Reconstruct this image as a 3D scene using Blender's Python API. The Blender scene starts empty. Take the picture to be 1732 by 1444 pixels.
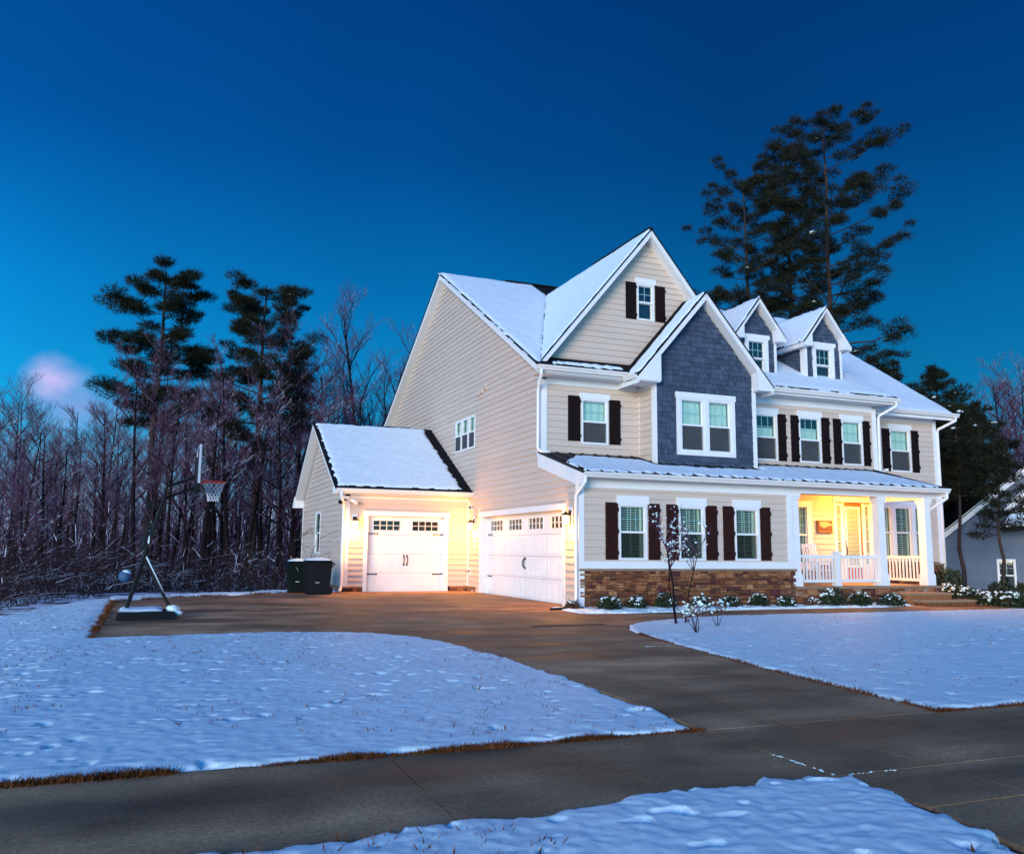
import bpy, math, random
import numpy as np
from mathutils import Vector, Matrix
random.seed(7); RNG = np.random.default_rng(7)
scene = bpy.context.scene
COL = scene.collection

# ------------------------------------------------------------------ camera
YAW, PITCH, ROLL, FPX = 0.383304850, 0.140982436, 0.0100582240, 1471.4
CAM = Vector((-9.8097, -19.7505, 1.3530))
fwd = Vector((math.sin(YAW)*math.cos(PITCH), math.cos(YAW)*math.cos(PITCH), math.sin(PITCH)))
_r = Vector((math.cos(YAW), -math.sin(YAW), 0)); _u = _r.cross(fwd)
rgt = _r*math.cos(ROLL) + _u*math.sin(ROLL); upv = -_r*math.sin(ROLL) + _u*math.cos(ROLL)
cd = bpy.data.cameras.new('camera'); cd.lens = 36.0*FPX/1732.0; cd.sensor_width = 36.0; cd.clip_end = 3000; cd.clip_start = .05
cam = bpy.data.objects.new('camera', cd); COL.objects.link(cam)
cam.matrix_world = Matrix(((rgt.x, upv.x, -fwd.x, CAM.x), (rgt.y, upv.y, -fwd.y, CAM.y), (rgt.z, upv.z, -fwd.z, CAM.z), (0, 0, 0, 1)))
scene.camera = cam

# ------------------------------------------------------------------ sky, sun, exposure
SUN_AZ = math.radians(223)      # compass bearing the glow comes from (left of and behind the camera)
SUN_EL = math.radians(5.5)
SKY_STRENGTH = .122
world = bpy.data.worlds.new('World'); scene.world = world; world.use_nodes = True
wn = world.node_tree.nodes; wl_ = world.node_tree.links; wn.clear()
def W(t, **k):
    n = wn.new(t)
    for a, b in k.items(): setattr(n, a, b)
    return n
wout = W('ShaderNodeOutputWorld'); bg = W('ShaderNodeBackground')
def WL(a, b): wl_.new(a, b)
def WM(op, a, b=None, c=None):
    n = W('ShaderNodeMath', operation=op)
    for k, v in enumerate((a, b, c)):
        if v is None: continue
        if isinstance(v, (int, float)): n.inputs[k].default_value = v
        else: WL(v, n.inputs[k])
    return n.outputs[0]
def WMIX(f, a, b, blend='MIX'):
    n = W('ShaderNodeMix', data_type='RGBA', blend_type=blend)
    for k, v in ((0, f), (6, a), (7, b)):
        if isinstance(v, (int, float)): n.inputs[k].default_value = v
        elif isinstance(v, tuple): n.inputs[k].default_value = (*v, 1)
        else: WL(v, n.inputs[k])
    return n.outputs[2]
wtc = W('ShaderNodeTexCoord'); wsep = W('ShaderNodeSeparateXYZ'); WL(wtc.outputs['Generated'], wsep.inputs[0])
sky = W('ShaderNodeTexSky', sky_type='NISHITA', sun_disc=False)
sky.sun_elevation = math.radians(8.0); sky.sun_rotation = SUN_AZ; sky.air_density = 1.0; sky.dust_density = .2; sky.ozone_density = 8.0
# the dusk sky is brighter towards the side the glow comes from, darker opposite
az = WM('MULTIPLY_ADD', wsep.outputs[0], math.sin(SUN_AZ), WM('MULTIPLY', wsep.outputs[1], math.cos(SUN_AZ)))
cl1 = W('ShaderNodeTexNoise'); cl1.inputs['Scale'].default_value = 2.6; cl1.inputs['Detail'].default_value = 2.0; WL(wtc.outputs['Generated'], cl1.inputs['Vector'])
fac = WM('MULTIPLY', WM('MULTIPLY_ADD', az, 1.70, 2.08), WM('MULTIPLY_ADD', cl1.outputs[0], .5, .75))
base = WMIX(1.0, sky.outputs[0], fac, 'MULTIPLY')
hz_ = W('ShaderNodeMapRange', interpolation_type='SMOOTHSTEP'); hz_.inputs[1].default_value = .15; hz_.inputs[2].default_value = 0.0; hz_.inputs[3].default_value = 0; hz_.inputs[4].default_value = 1.0; WL(wsep.outputs[2], hz_.inputs[0])
tr_ = W('ShaderNodeValToRGB'); te = tr_.color_ramp.elements; te.new(.5); te.new(.5)
for k, (p, c) in enumerate(((.10, (.34, 1.90, 1.48)), (.26, (.12, 1.60, 1.36)), (.42, (.06, .86, .96)), (.60, (.05, .62, .82)))): te[k].position = p; te[k].color = (*c, 1)
WL(wsep.outputs[2], tr_.inputs[0]); base = WMIX(1.0, base, tr_.outputs[0], 'MULTIPLY')
tot = WMIX(WM('MULTIPLY', hz_.outputs[0], .62), base, (2.9, 2.1, 4.6))
# one soft pink cloud low over the woods
def cloud(px, py, r, col, amt, tot):
    v = (fwd + rgt*((px-866)/FPX) - upv*((py-722)/FPX)).normalized()
    off = W('ShaderNodeVectorMath', operation='SUBTRACT'); WL(wtc.outputs['Generated'], off.inputs[0]); off.inputs[1].default_value = tuple(v)
    n2 = W('ShaderNodeTexNoise'); n2.inputs['Scale'].default_value = 15; n2.inputs['Detail'].default_value = 4; WL(wtc.outputs['Generated'], n2.inputs['Vector'])
    sc = W('ShaderNodeVectorMath', operation='MULTIPLY'); WL(off.outputs[0], sc.inputs[0]); sc.inputs[1].default_value = (1, 1, 1.45)
    ln = W('ShaderNodeVectorMath', operation='LENGTH'); WL(sc.outputs[0], ln.inputs[0])
    d = WM('MULTIPLY_ADD', n2.outputs[0], .085, ln.outputs['Value'])
    mr = W('ShaderNodeMapRange', interpolation_type='SMOOTHSTEP'); mr.inputs[1].default_value = r*1.5; mr.inputs[2].default_value = r*.45; mr.inputs[3].default_value = 0; mr.inputs[4].default_value = amt; WL(d, mr.inputs[0])
    return WMIX(mr.outputs[0], tot, col)
tot = cloud(92, 640, .060, (5.8, 4.3, 7.0), .95, tot)
tot = cloud(130, 690, .066, (3.0, 2.7, 5.4), .5, tot)
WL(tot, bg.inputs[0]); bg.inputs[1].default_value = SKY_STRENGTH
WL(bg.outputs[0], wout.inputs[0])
sd = bpy.data.lights.new('sun', 'SUN'); sd.energy = 2.9; sd.angle = math.radians(26); sd.color = (1.0, .79, .64)
sun = bpy.data.objects.new('sun', sd); COL.objects.link(sun)
sdir = Vector((math.sin(SUN_AZ)*math.cos(SUN_EL), math.cos(SUN_AZ)*math.cos(SUN_EL), math.sin(SUN_EL)))
sun.rotation_euler = sdir.to_track_quat('Z', 'Y').to_euler()
scene.view_settings.view_transform = 'Standard'; scene.view_settings.look = 'None'
scene.view_settings.exposure = 0.28; scene.view_settings.gamma = 1.0
scene.cycles.use_denoising = True; scene.cycles.max_bounces = 5; scene.cycles.transparent_max_bounces = 10
scene.cycles.sample_clamp_indirect = 4.0

# ------------------------------------------------------------------ helpers
class MB:
    def __init__(s): s.v = []; s.f = []
    def poly(s, pts):
        i = len(s.v); s.v += [tuple(p) for p in pts]; s.f.append(tuple(range(i, i+len(pts)))); return s
    def hexa(s, p):                     # 8 points: bottom ring, top ring
        i = len(s.v); s.v += [tuple(q) for q in p]
        for a in ((3, 2, 1, 0), (4, 5, 6, 7), (0, 1, 5, 4), (1, 2, 6, 5), (2, 3, 7, 6), (3, 0, 4, 7)): s.f.append(tuple(i+k for k in a))
        return s
    def box(s, x0, x1, y0, y1, z0, z1):
        x0, x1 = min(x0, x1), max(x0, x1); y0, y1 = min(y0, y1), max(y0, y1); z0, z1 = min(z0, z1), max(z0, z1)
        return s.hexa([(x0, y0, z0), (x1, y0, z0), (x1, y1, z0), (x0, y1, z0), (x0, y0, z1), (x1, y0, z1), (x1, y1, z1), (x0, y1, z1)])
    def bar(s, p, q, w, h, up=(0, 0, 1)):
        p = Vector(p); q = Vector(q); d = (q-p).normalized(); up = Vector(up)
        a = d.cross(up)
        if a.length < 1e-4: a = d.cross(Vector((0, 1, 0)))
        a.normalize(); b = a.cross(d).normalized(); a *= w/2; b *= h/2
        return s.hexa([p-a-b, p+a-b, q+a-b, q-a-b, p-a+b, p+a+b, q+a+b, q-a+b])
    def prism(s, pts, ext):             # polygon extruded by a vector
        n = len(pts); i = len(s.v); e = Vector(ext)
        s.v += [tuple(p) for p in pts] + [tuple(Vector(p)+e) for p in pts]
        s.f.append(tuple(i+k for k in reversed(range(n)))); s.f.append(tuple(i+n+k for k in range(n)))
        for k in range(n):
            m = (k+1) % n; s.f.append((i+k, i+m, i+n+m, i+n+k))
        return s
    def tube(s, pts, rad, n=6, cap=True):
        pts = [Vector(p) for p in pts]
        if not hasattr(rad, '__len__'): rad = [rad]*len(pts)
        i0 = len(s.v); ref = None
        for k, p in enumerate(pts):
            d = (pts[min(k+1, len(pts)-1)]-pts[max(k-1, 0)]).normalized()
            if ref is None:
                ref = d.cross(Vector((.31, .17, 1)));
                if ref.length < .05: ref = d.cross(Vector((1, 0, 0)))
            ref = (ref - d*ref.dot(d)).normalized(); b = d.cross(ref)
            for j in range(n):
                a = 2*math.pi*j/n; s.v.append(tuple(p+(ref*math.cos(a)+b*math.sin(a))*rad[k]))
        for k in range(len(pts)-1):
            for j in range(n):
                m = (j+1) % n; s.f.append((i0+k*n+j, i0+k*n+m, i0+(k+1)*n+m, i0+(k+1)*n+j))
        if cap:
            s.f.append(tuple(i0+j for j in reversed(range(n)))); e = i0+(len(pts)-1)*n; s.f.append(tuple(e+j for j in range(n)))
        return s
    def lathe(s, c, prof, n=12):
        i0 = len(s.v)
        for r, z in prof:
            for j in range(n):
                a = 2*math.pi*j/n; s.v.append((c[0]+r*math.cos(a), c[1]+r*math.sin(a), c[2]+z))
        for k in range(len(prof)-1):
            for j in range(n):
                m = (j+1) % n; s.f.append((i0+k*n+j, i0+k*n+m, i0+(k+1)*n+m, i0+(k+1)*n+j))
        s.f.append(tuple(i0+j for j in reversed(range(n)))); e = i0+(len(prof)-1)*n; s.f.append(tuple(e+j for j in range(n)))
        return s
    def mesh(s, name, mat, off=(0, 0, 0), smooth=False):
        me = bpy.data.meshes.new(name); ox, oy, oz = off
        me.from_pydata([(a-ox, b-oy, c-oz) for a, b, c in s.v], [], s.f)
        if mat: me.materials.append(mat)
        if smooth: me.polygons.foreach_set('use_smooth', [True]*len(me.polygons))
        return me
    def build(s, name, mat, parent=None, smooth=False, kind=None):
        o = bpy.data.objects.new(name, s.mesh(name, mat, wloc(parent), smooth)); COL.objects.link(o)
        if parent: o.parent = parent
        if kind: o['kind'] = kind
        return o
def wloc(o):
    v = Vector((0, 0, 0))
    while o: v += o.location; o = o.parent
    return v
def tag(o, label, cat, group=None):
    o['label'] = label; o['category'] = cat
    if group: o['group'] = group
    return o
def struct(o): o['kind'] = 'structure'; return o
def thing(name, loc, label, cat, group=None, rz=0):
    o = bpy.data.objects.new(name, None); o.empty_display_size = .2; COL.objects.link(o); o.location = loc; o.rotation_euler.z = rz
    return tag(o, label, cat, group)
def part(name, parent):
    o = bpy.data.objects.new(name, None); o.empty_display_size = .1; COL.objects.link(o); o.parent = parent; return o
def mobj(name, me, parent=None, kind=None, loc=None):
    o = bpy.data.objects.new(name, me); COL.objects.link(o)
    if parent: o.parent = parent
    if kind: o['kind'] = kind
    if loc is not None: o.location = loc
    return o
def np_mesh(name, V, F, mat, smooth=False):
    me = bpy.data.meshes.new(name); V = np.asarray(V, np.float32); F = np.asarray(F, np.int32); k = F.shape[1]
    me.vertices.add(len(V)); me.vertices.foreach_set('co', V.ravel())
    me.loops.add(F.size); me.loops.foreach_set('vertex_index', F.ravel())
    me.polygons.add(len(F)); me.polygons.foreach_set('loop_start', np.arange(len(F), dtype=np.int32)*k)
    if smooth: me.polygons.foreach_set('use_smooth', np.ones(len(F), bool))
    me.update(calc_edges=True); me.validate()
    if mat: me.materials.append(mat)
    return me
def copy_tree(root, loc, rz=0, sc=(1, 1, 1)):
    c = root.copy(); COL.objects.link(c); c.location = loc; c.rotation_euler.z = rz; c.scale = sc
    for ch in list(root.children):
        d = ch.copy(); COL.objects.link(d); d.parent = c
    return c
def at(px, depth):                      # ground position seen in image column px at a given depth
    h = Vector((math.sin(YAW), math.cos(YAW), 0)); r = Vector((math.cos(YAW), -math.sin(YAW), 0))
    p = CAM + h*depth + r*((px-866)/FPX*depth*math.cos(PITCH)); return p.x, p.y
def _hash(ix, iy, s):
    h = (ix*374761393 + iy*668265263 + s*974634777) & 0xffffffff
    h = ((h ^ (h >> 13))*1274126177) & 0xffffffff
    return ((h ^ (h >> 16)) & 0xffff)/65535.0
def vnoise(x, y, s=0):
    x = np.asarray(x, float); y = np.asarray(y, float)
    ix = np.floor(x).astype(np.int64); iy = np.floor(y).astype(np.int64); fx = x-ix; fy = y-iy
    fx = fx*fx*(3-2*fx); fy = fy*fy*(3-2*fy)
    a = _hash(ix, iy, s); b = _hash(ix+1, iy, s); c = _hash(ix, iy+1, s); d = _hash(ix+1, iy+1, s)
    return (a+(b-a)*fx)+((c+(d-c)*fx)-(a+(b-a)*fx))*fy
def fbm(x, y, s=0, o=3):
    t = 0; a = .5
    for k in range(o): t = t+a*vnoise(x*2**k, y*2**k, s+k*17); a *= .5
    return t
def gz(x, y):                           # the lie of the land
    z = np.interp(y, [-3.9, 4.2], [-.1, 0.0])
    z = z - .045*np.clip(-11.0-np.asarray(x, float), 0, 40)
    z = z - .16*np.clip(np.asarray(y, float)-9.6, 0, 9) - .05*np.clip(-13.0-np.asarray(x, float), 0, 14)*(np.asarray(y) > -6)
    return z - .02*np.clip(np.asarray(x, float)-14, 0, 30)

# ------------------------------------------------------------------ materials
MATS = {}
def pmat(name, col, rough=.7, var=.12, scale=4.0, bump=0.0, bscale=60.0, ovar=0.0, metal=0.0, snow=0.0, spec=.4, stretch=None, wet=False, ramp=None):
    m = bpy.data.materials.new(name); m.use_nodes = True; nt = m.node_tree; N = nt.nodes; L = nt.links
    b = N['Principled BSDF']; b.inputs['Roughness'].default_value = rough; b.inputs['Metallic'].default_value = metal
    b.inputs['Specular IOR Level'].default_value = spec
    tc = N.new('ShaderNodeTexCoord'); vec = tc.outputs['Object']
    if stretch:
        mp = N.new('ShaderNodeMapping'); mp.inputs['Scale'].default_value = stretch; L.new(vec, mp.inputs[0]); vec = mp.outputs[0]
    nz = N.new('ShaderNodeTexNoise'); nz.inputs['Scale'].default_value = scale; nz.inputs['Detail'].default_value = 5; L.new(vec, nz.inputs['Vector'])
    if ramp:
        oi = N.new('ShaderNodeObjectInfo'); ge = N.new('ShaderNodeNewGeometry')
        ad = N.new('ShaderNodeMath'); ad.operation = 'ADD'; L.new(oi.outputs['Random'], ad.inputs[0]); L.new(ge.outputs['Random Per Island'], ad.inputs[1])
        fr = N.new('ShaderNodeMath'); fr.operation = 'FRACT'; L.new(ad.outputs[0], fr.inputs[0])
        cr = N.new('ShaderNodeValToRGB'); cr.color_ramp.interpolation = 'CONSTANT'
        while len(cr.color_ramp.elements) < len(ramp): cr.color_ramp.elements.new(.5)
        for k, c in enumerate(ramp): cr.color_ramp.elements[k].position = k/len(ramp); cr.color_ramp.elements[k].color = (*c, 1)
        L.new(fr.outputs[0], cr.inputs[0]); base = cr.outputs[0]
        mx = N.new('ShaderNodeMix'); mx.data_type = 'RGBA'; mx.blend_type = 'MULTIPLY'; mx.inputs[0].default_value = 1
        r2 = N.new('ShaderNodeMapRange'); r2.inputs[1].default_value = .3; r2.inputs[2].default_value = .7; r2.inputs[3].default_value = 1-var*2; r2.inputs[4].default_value = 1+var*2
        L.new(nz.outputs[0], r2.inputs[0]); L.new(base, mx.inputs[6]); L.new(r2.outputs[0], mx.inputs[7]); colr = mx.outputs[2]
    else:
        mx = N.new('ShaderNodeMix'); mx.data_type = 'RGBA'
        mx.inputs[6].default_value = (*[c*(1-var) for c in col], 1); mx.inputs[7].default_value = (*[min(c*(1+var), 1) for c in col], 1)
        r2 = N.new('ShaderNodeMapRange'); r2.inputs[1].default_value = .3; r2.inputs[2].default_value = .7
        L.new(nz.outputs[0], r2.inputs[0]); L.new(r2.outputs[0], mx.inputs[0]); colr = mx.outputs[2]
        if ovar:
            oi = N.new('ShaderNodeObjectInfo'); ge = N.new('ShaderNodeNewGeometry')
            ad = N.new('ShaderNodeMath'); ad.operation = 'ADD'; L.new(oi.outputs['Random'], ad.inputs[0]); L.new(ge.outputs['Random Per Island'], ad.inputs[1])
            fr = N.new('ShaderNodeMath'); fr.operation = 'FRACT'; L.new(ad.outputs[0], fr.inputs[0])
            r3 = N.new('ShaderNodeMapRange'); r3.inputs[3].default_value = 1-ovar; r3.inputs[4].default_value = 1+ovar; L.new(fr.outputs[0], r3.inputs[0])
            hs = N.new('ShaderNodeHueSaturation'); L.new(colr, hs.inputs['Color']); L.new(r3.outputs[0], hs.inputs['Value']); colr = hs.outputs[0]
    if wet:
        n3 = N.new('ShaderNodeTexNoise'); n3.inputs['Scale'].default_value = .5; n3.inputs['Detail'].default_value = 6; mp3 = N.new('ShaderNodeMapping'); mp3.inputs['Scale'].default_value = (.55, 1.8, 1); L.new(vec, mp3.inputs[0]); L.new(mp3.outputs[0], n3.inputs['Vector'])
        r4 = N.new('ShaderNodeMapRange'); r4.inputs[1].default_value = .38; r4.inputs[2].default_value = .56; r4.inputs[3].default_value = .58; r4.inputs[4].default_value = rough
        L.new(n3.outputs[0], r4.inputs[0]); L.new(r4.outputs[0], b.inputs['Roughness'])
        r5 = N.new('ShaderNodeMapRange'); r5.inputs[1].default_value = .40; r5.inputs[2].default_value = .66; r5.inputs[3].default_value = .46; r5.inputs[4].default_value = 1.28; L.new(n3.outputs[0], r5.inputs[0])
        h2 = N.new('ShaderNodeHueSaturation'); L.new(colr, h2.inputs['Color']); L.new(r5.outputs[0], h2.inputs['Value']); colr = h2.outputs[0]
        n5 = N.new('ShaderNodeTexNoise'); n5.inputs['Scale'].default_value = 38; n5.inputs['Detail'].default_value = 6; L.new(vec, n5.inputs['Vector']); r7 = N.new('ShaderNodeMapRange'); r7.inputs[1].default_value = .3; r7.inputs[2].default_value = .7; r7.inputs[3].default_value = .72; r7.inputs[4].default_value = 1.28; L.new(n5.outputs[0], r7.inputs[0])
        h3 = N.new('ShaderNodeHueSaturation'); L.new(colr, h3.inputs['Color']); L.new(r7.outputs[0], h3.inputs['Value']); colr = h3.outputs[0]
    if snow:
        ge2 = N.new('ShaderNodeNewGeometry'); sp = N.new('ShaderNodeSeparateXYZ'); L.new(ge2.outputs['Normal'], sp.inputs[0])
        n4 = N.new('ShaderNodeTexNoise'); n4.inputs['Scale'].default_value = 2.3; L.new(tc.outputs['Object'], n4.inputs['Vector'])
        a2 = N.new('ShaderNodeMath'); a2.operation = 'MULTIPLY_ADD'; L.new(n4.outputs[0], a2.inputs[0]); a2.inputs[1].default_value = 1.4; L.new(sp.outputs[2], a2.inputs[2])
        r6 = N.new('ShaderNodeMapRange'); r6.inputs[1].default_value = 1.7-snow; r6.inputs[2].default_value = 1.85-snow; L.new(a2.outputs[0], r6.inputs[0])
        m3 = N.new('ShaderNodeMix'); m3.data_type = 'RGBA'; L.new(r6.outputs[0], m3.inputs[0]); L.new(colr, m3.inputs[6]); m3.inputs[7].default_value = (.8, .82, .86, 1); colr = m3.outputs[2]
    L.new(colr, b.inputs['Base Color'])
    if bump:
        n2 = N.new('ShaderNodeTexNoise'); n2.inputs['Scale'].default_value = bscale; n2.inputs['Detail'].default_value = 4; L.new(vec, n2.inputs['Vector'])
        bp = N.new('ShaderNodeBump'); bp.inputs['Strength'].default_value = bump; bp.inputs['Distance'].default_value = .02; L.new(n2.outputs[0], bp.inputs['Height']); L.new(bp.outputs[0], b.inputs['Normal'])
    MATS[name] = m; return m
def emis(name, col, st):
    m = bpy.data.materials.new(name); m.use_nodes = True; N = m.node_tree.nodes; N.clear()
    o = N.new('ShaderNodeOutputMaterial'); e = N.new('ShaderNodeEmission'); e.inputs[0].default_value = (*col, 1); e.inputs[1].default_value = st
    m.node_tree.links.new(e.outputs[0], o.inputs[0]); MATS[name] = m; return m
def glass(name, tint, refl=.12):
    m = bpy.data.materials.new(name); m.use_nodes = True; N = m.node_tree.nodes; L = m.node_tree.links; N.clear()
    o = N.new('ShaderNodeOutputMaterial'); t = N.new('ShaderNodeBsdfTransparent'); t.inputs[0].default_value = (*tint, 1)
    g = N.new('ShaderNodeBsdfGlossy'); g.inputs['Roughness'].default_value = .03; g.inputs[0].default_value = (.9, .95, .95, 1)
    lw = N.new('ShaderNodeLayerWeight'); pw = N.new('ShaderNodeMath'); pw.operation = 'POWER'; pw.inputs[1].default_value = 5.0; L.new(lw.outputs['Facing'], pw.inputs[0])
    mr = N.new('ShaderNodeMath'); mr.operation = 'MULTIPLY_ADD'; mr.inputs[1].default_value = .9; mr.inputs[2].default_value = refl; L.new(pw.outputs[0], mr.inputs[0])
    nz = N.new('ShaderNodeTexNoise'); nz.inputs['Scale'].default_value = 1.5; bp = N.new('ShaderNodeBump'); bp.inputs['Strength'].default_value = .02; L.new(nz.outputs[0], bp.inputs['Height']); L.new(bp.outputs[0], g.inputs['Normal'])
    mx = N.new('ShaderNodeMixShader'); L.new(mr.outputs[0], mx.inputs[0]); L.new(t.outputs[0], mx.inputs[1]); L.new(g.outputs[0], mx.inputs[2]); L.new(mx.outputs[0], o.inputs[0])
    MATS[name] = m; return m
M_SID = pmat('siding', (.61, .48, .385), .65, .04, 2.5, .12, 45, ovar=.035, stretch=(.25, .25, 3))
M_WHT = pmat('white_trim', (.80, .78, .76), .5, .03, 3)
M_CRM = pmat('gutter_cream', (.78, .72, .66), .45, .03, 3)
M_SOF = pmat('soffit', (.70, .67, .65), .6, .04, 8)
M_BLU = pmat('blue_shake', (.056, .078, .118), .75, .12, 12, .25, 40, ovar=.26, stretch=(4, 4, .6), spec=.2)
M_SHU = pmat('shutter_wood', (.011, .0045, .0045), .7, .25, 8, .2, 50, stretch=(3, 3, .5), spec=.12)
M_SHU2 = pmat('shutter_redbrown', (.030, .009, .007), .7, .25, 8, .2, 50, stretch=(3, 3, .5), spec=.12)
M_ROOF = pmat('shingles', (.010, .010, .012), .9, .3, 25, .5, 30, spec=.1)
M_MTL = pmat('roof_metal', (.012, .011, .012), .6, .2, 6, spec=.2)
M_SNOW = pmat('snow_cover', (.80, .95, .93), .6, .03, 6, .22, 90, spec=.15)
M_RSNOW = pmat('roof_snow_cover', (.80, .88, .91), .6, .05, 5, .35, 14, spec=.25)
_nt = M_RSNOW.node_tree; _wv = _nt.nodes.new('ShaderNodeTexWave'); _wv.bands_direction = 'Z'; _wv.inputs['Scale'].default_value = 3.6; _wv.inputs['Distortion'].default_value = 1.5; _wv.inputs['Detail'].default_value = 2
_tc = [n for n in _nt.nodes if n.type == 'TEX_COORD'][0]; _nt.links.new(_tc.outputs['Object'], _wv.inputs['Vector']); _b1 = [n for n in _nt.nodes if n.type == 'BUMP'][0]
_b2 = _nt.nodes.new('ShaderNodeBump'); _b2.inputs['Strength'].default_value = .22; _b2.inputs['Distance'].default_value = .02; _nt.links.new(_wv.outputs['Fac'], _b2.inputs['Height']); _nt.links.new(_b1.outputs[0], _b2.inputs['Normal']); _nt.links.new(_b2.outputs[0], _nt.nodes['Principled BSDF'].inputs['Normal'])
M_CONC = pmat('concrete', (.44, .25, .125), .85, .30, 1.3, .15, 120, ovar=.08, wet=True, spec=.16)
M_STONE = pmat('ledge_stone', (0, 0, 0), .8, .17, 14, .6, 28, spec=.2, ramp=[(.20, .074, .030), (.30, .120, .050), (.13, .050, .025), (.24, .095, .042), (.10, .032, .028), (.37, .17, .080), (.15, .068, .042), (.27, .100, .042), (.18, .062, .029), (.29, .13, .063)])
M_MORT = pmat('mortar', (.05, .032, .022), .9, .2, 30)
M_CAP = pmat('stone_cap', (.27, .175, .11), .8, .15, 9, .3, 40, ovar=.1)
M_BLK = pmat('black_plastic', (.006, .006, .007), .55, .2, 6, spec=.15)
M_BLKM = pmat('black_metal', (.006, .006, .007), .5, .2, 10, spec=.2)
M_GRAS = pmat('dry_grass', (.085, .032, .012), .9, .35, 14, .6, 60)
M_BLADE = pmat('grass_blades', (.15, .052, .016), .9, .4, 5, ovar=.4, spec=.1)
M_BARK = pmat('bark', (.013, .008, .009), .95, .35, 6, .5, 20, stretch=(1, 1, .25), ovar=.35, snow=.05, spec=.1)
M_TWIG = pmat('twigs', (.100, .050, .078), .9, .4, 1.2, ovar=.45, snow=.42, spec=.1)
M_PBARK = pmat('pine_bark', (.040, .026, .022), .9, .35, 6, .5, 20, stretch=(1, 1, .25))
M_NEED = pmat('needles', (.018, .021, .011), .9, .35, 2.0, ovar=.35, spec=.1)
M_LEAF = pmat('shrub_leaves', (.022, .034, .014), .6, .35, 12, ovar=.3)
M_RLEAF = pmat('brown_leaves', (.10, .048, .028), .8, .35, 12, ovar=.3)
M_DARK = pmat('unlit_room_black', (.008, .007, .007), .9, .2, 3)  # near-black colour standing in for the darkness of unlit rooms
M_SHADE = pmat('window_shade', (.58, .68, .60), .8, .05, 2)
M_BLIND = pmat('blind_slats', (.50, .53, .44), .6, .06, 3)
M_SCRN = pmat('insect_screen', (.050, .052, .052), .8, .12, 3)
M_GRID = pmat('window_grid', (.42, .56, .54), .6, .04, 3)
M_GLS = glass('window_glass', (.84, .96, .90), .07)
M_MESH = glass('screen_mesh', (.42, .43, .42), .01)
M_GLS2 = glass('lamp_glass', (.98, .97, .93), .05)
M_DOOR = pmat('door_wood', (.36, .085, .022), .45, .2, 10, .1, 40, stretch=(4, 4, .4))
M_RED = pmat('rim_red', (.80, .030, .012), .4, .1, 8)
M_NET = pmat('net_cord', (.72, .72, .74), .8, .05, 20)
M_BALL = pmat('blue_ball', (.035, .09, .20), .6, .15, 30, .3, 200)
M_GRN = pmat('green_plastic', (.003, .008, .006), .55, .15, 8, spec=.15)
M_BRNZ = pmat('bronze_lamp', (.035, .020, .012), .45, .2, 10, metal=.3)
M_SIGN = pmat('sign_wood', (.16, .065, .025), .7, .25, 12, .2, 40, stretch=(1, 1, 8))
M_SIGN2 = pmat('sign_pale_wood', (.50, .34, .16), .7, .15, 12)
M_FLOOR = pmat('porch_boards', (.34, .25, .17), .6, .1, 4)
M_NSID = pmat('grey_siding', (.115, .15, .21), .7, .05, 3, ovar=.04)
M_ASPH = pmat('asphalt', (.045, .045, .048), .85, .2, 30, .5, 150)
M_LITT = pmat('leaf_litter', (.060, .038, .028), .95, .4, 2.0, .8, 6, snow=.12)
M_LGLOW = emis('lit_glass', (1.0, .60, .17), 14.0)
M_BULB = emis('bulb_glow', (1.0, .66, .22), 80.0)
WARM = (1.0, .39, .04)

# ------------------------------------------------------------------ ground, concrete, snow
def sdist(P, X, Y):                     # signed distance to polygon, positive inside
    P = np.array(P, float); d = np.full(X.shape, 1e9); ins = np.zeros(X.shape, bool)
    for k in range(len(P)):
        a = P[k]; b = P[(k+1) % len(P)]; e = b-a; L2 = max(e@e, 1e-9)
        t = np.clip(((X-a[0])*e[0]+(Y-a[1])*e[1])/L2, 0, 1)
        d = np.minimum(d, (X-a[0]-t*e[0])**2+(Y-a[1]-t*e[1])**2)
        if a[1] != b[1]:
            ins ^= ((a[1] > Y) != (b[1] > Y)) & (X < (b[0]-a[0])*(Y-a[1])/(b[1]-a[1])+a[0])
    return np.where(ins, 1, -1)*np.sqrt(d)
def grid_faces(ny, nx):
    i = np.arange(ny*nx).reshape(ny, nx)
    return np.stack([i[:-1, :-1], i[:-1, 1:], i[1:, 1:], i[1:, :-1]], -1).reshape(-1, 4)
xs = np.concatenate([np.linspace(-500, -42, 10), np.arange(-40, 46, .6), np.linspace(48, 500, 10)])
ys = np.concatenate([np.linspace(-300, -32, 8), np.arange(-30, 62, .6), np.linspace(64, 600, 12)])
X, Y = np.meshgrid(xs, ys); Z = gz(X, Y)-.03+np.where((Y > 12) | (X < -14), (fbm(X*.3, Y*.3, 5)-.45)*.5, 0)
me = np_mesh('ground', np.stack([X, Y, Z], -1).reshape(-1, 3), grid_faces(len(ys), len(xs)), None, True)
me.materials.append(M_GRAS); me.materials.append(M_LITT)
fc = np.zeros(len(me.polygons)*3, np.float32); me.polygons.foreach_get('center', fc); fc = fc.reshape(-1, 3)
me.polygons.foreach_set('material_index', ((fc[:, 1] > 8.6) | (fc[:, 0] < -11.4) | ((fc[:, 1] > 5.2) & (fc[:, 0] < -6))).astype(np.int32))
struct(mobj('ground', me))
rd = MB(); rd.box(-120, 120, -27, -17.9, -.5, -.23); struct(rd.build('road', M_ASPH))
rd = MB(); rd.box(-120, 120, -17.9, -17.55, -.5, -.12); struct(rd.build('kerb', M_CONC))

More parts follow.
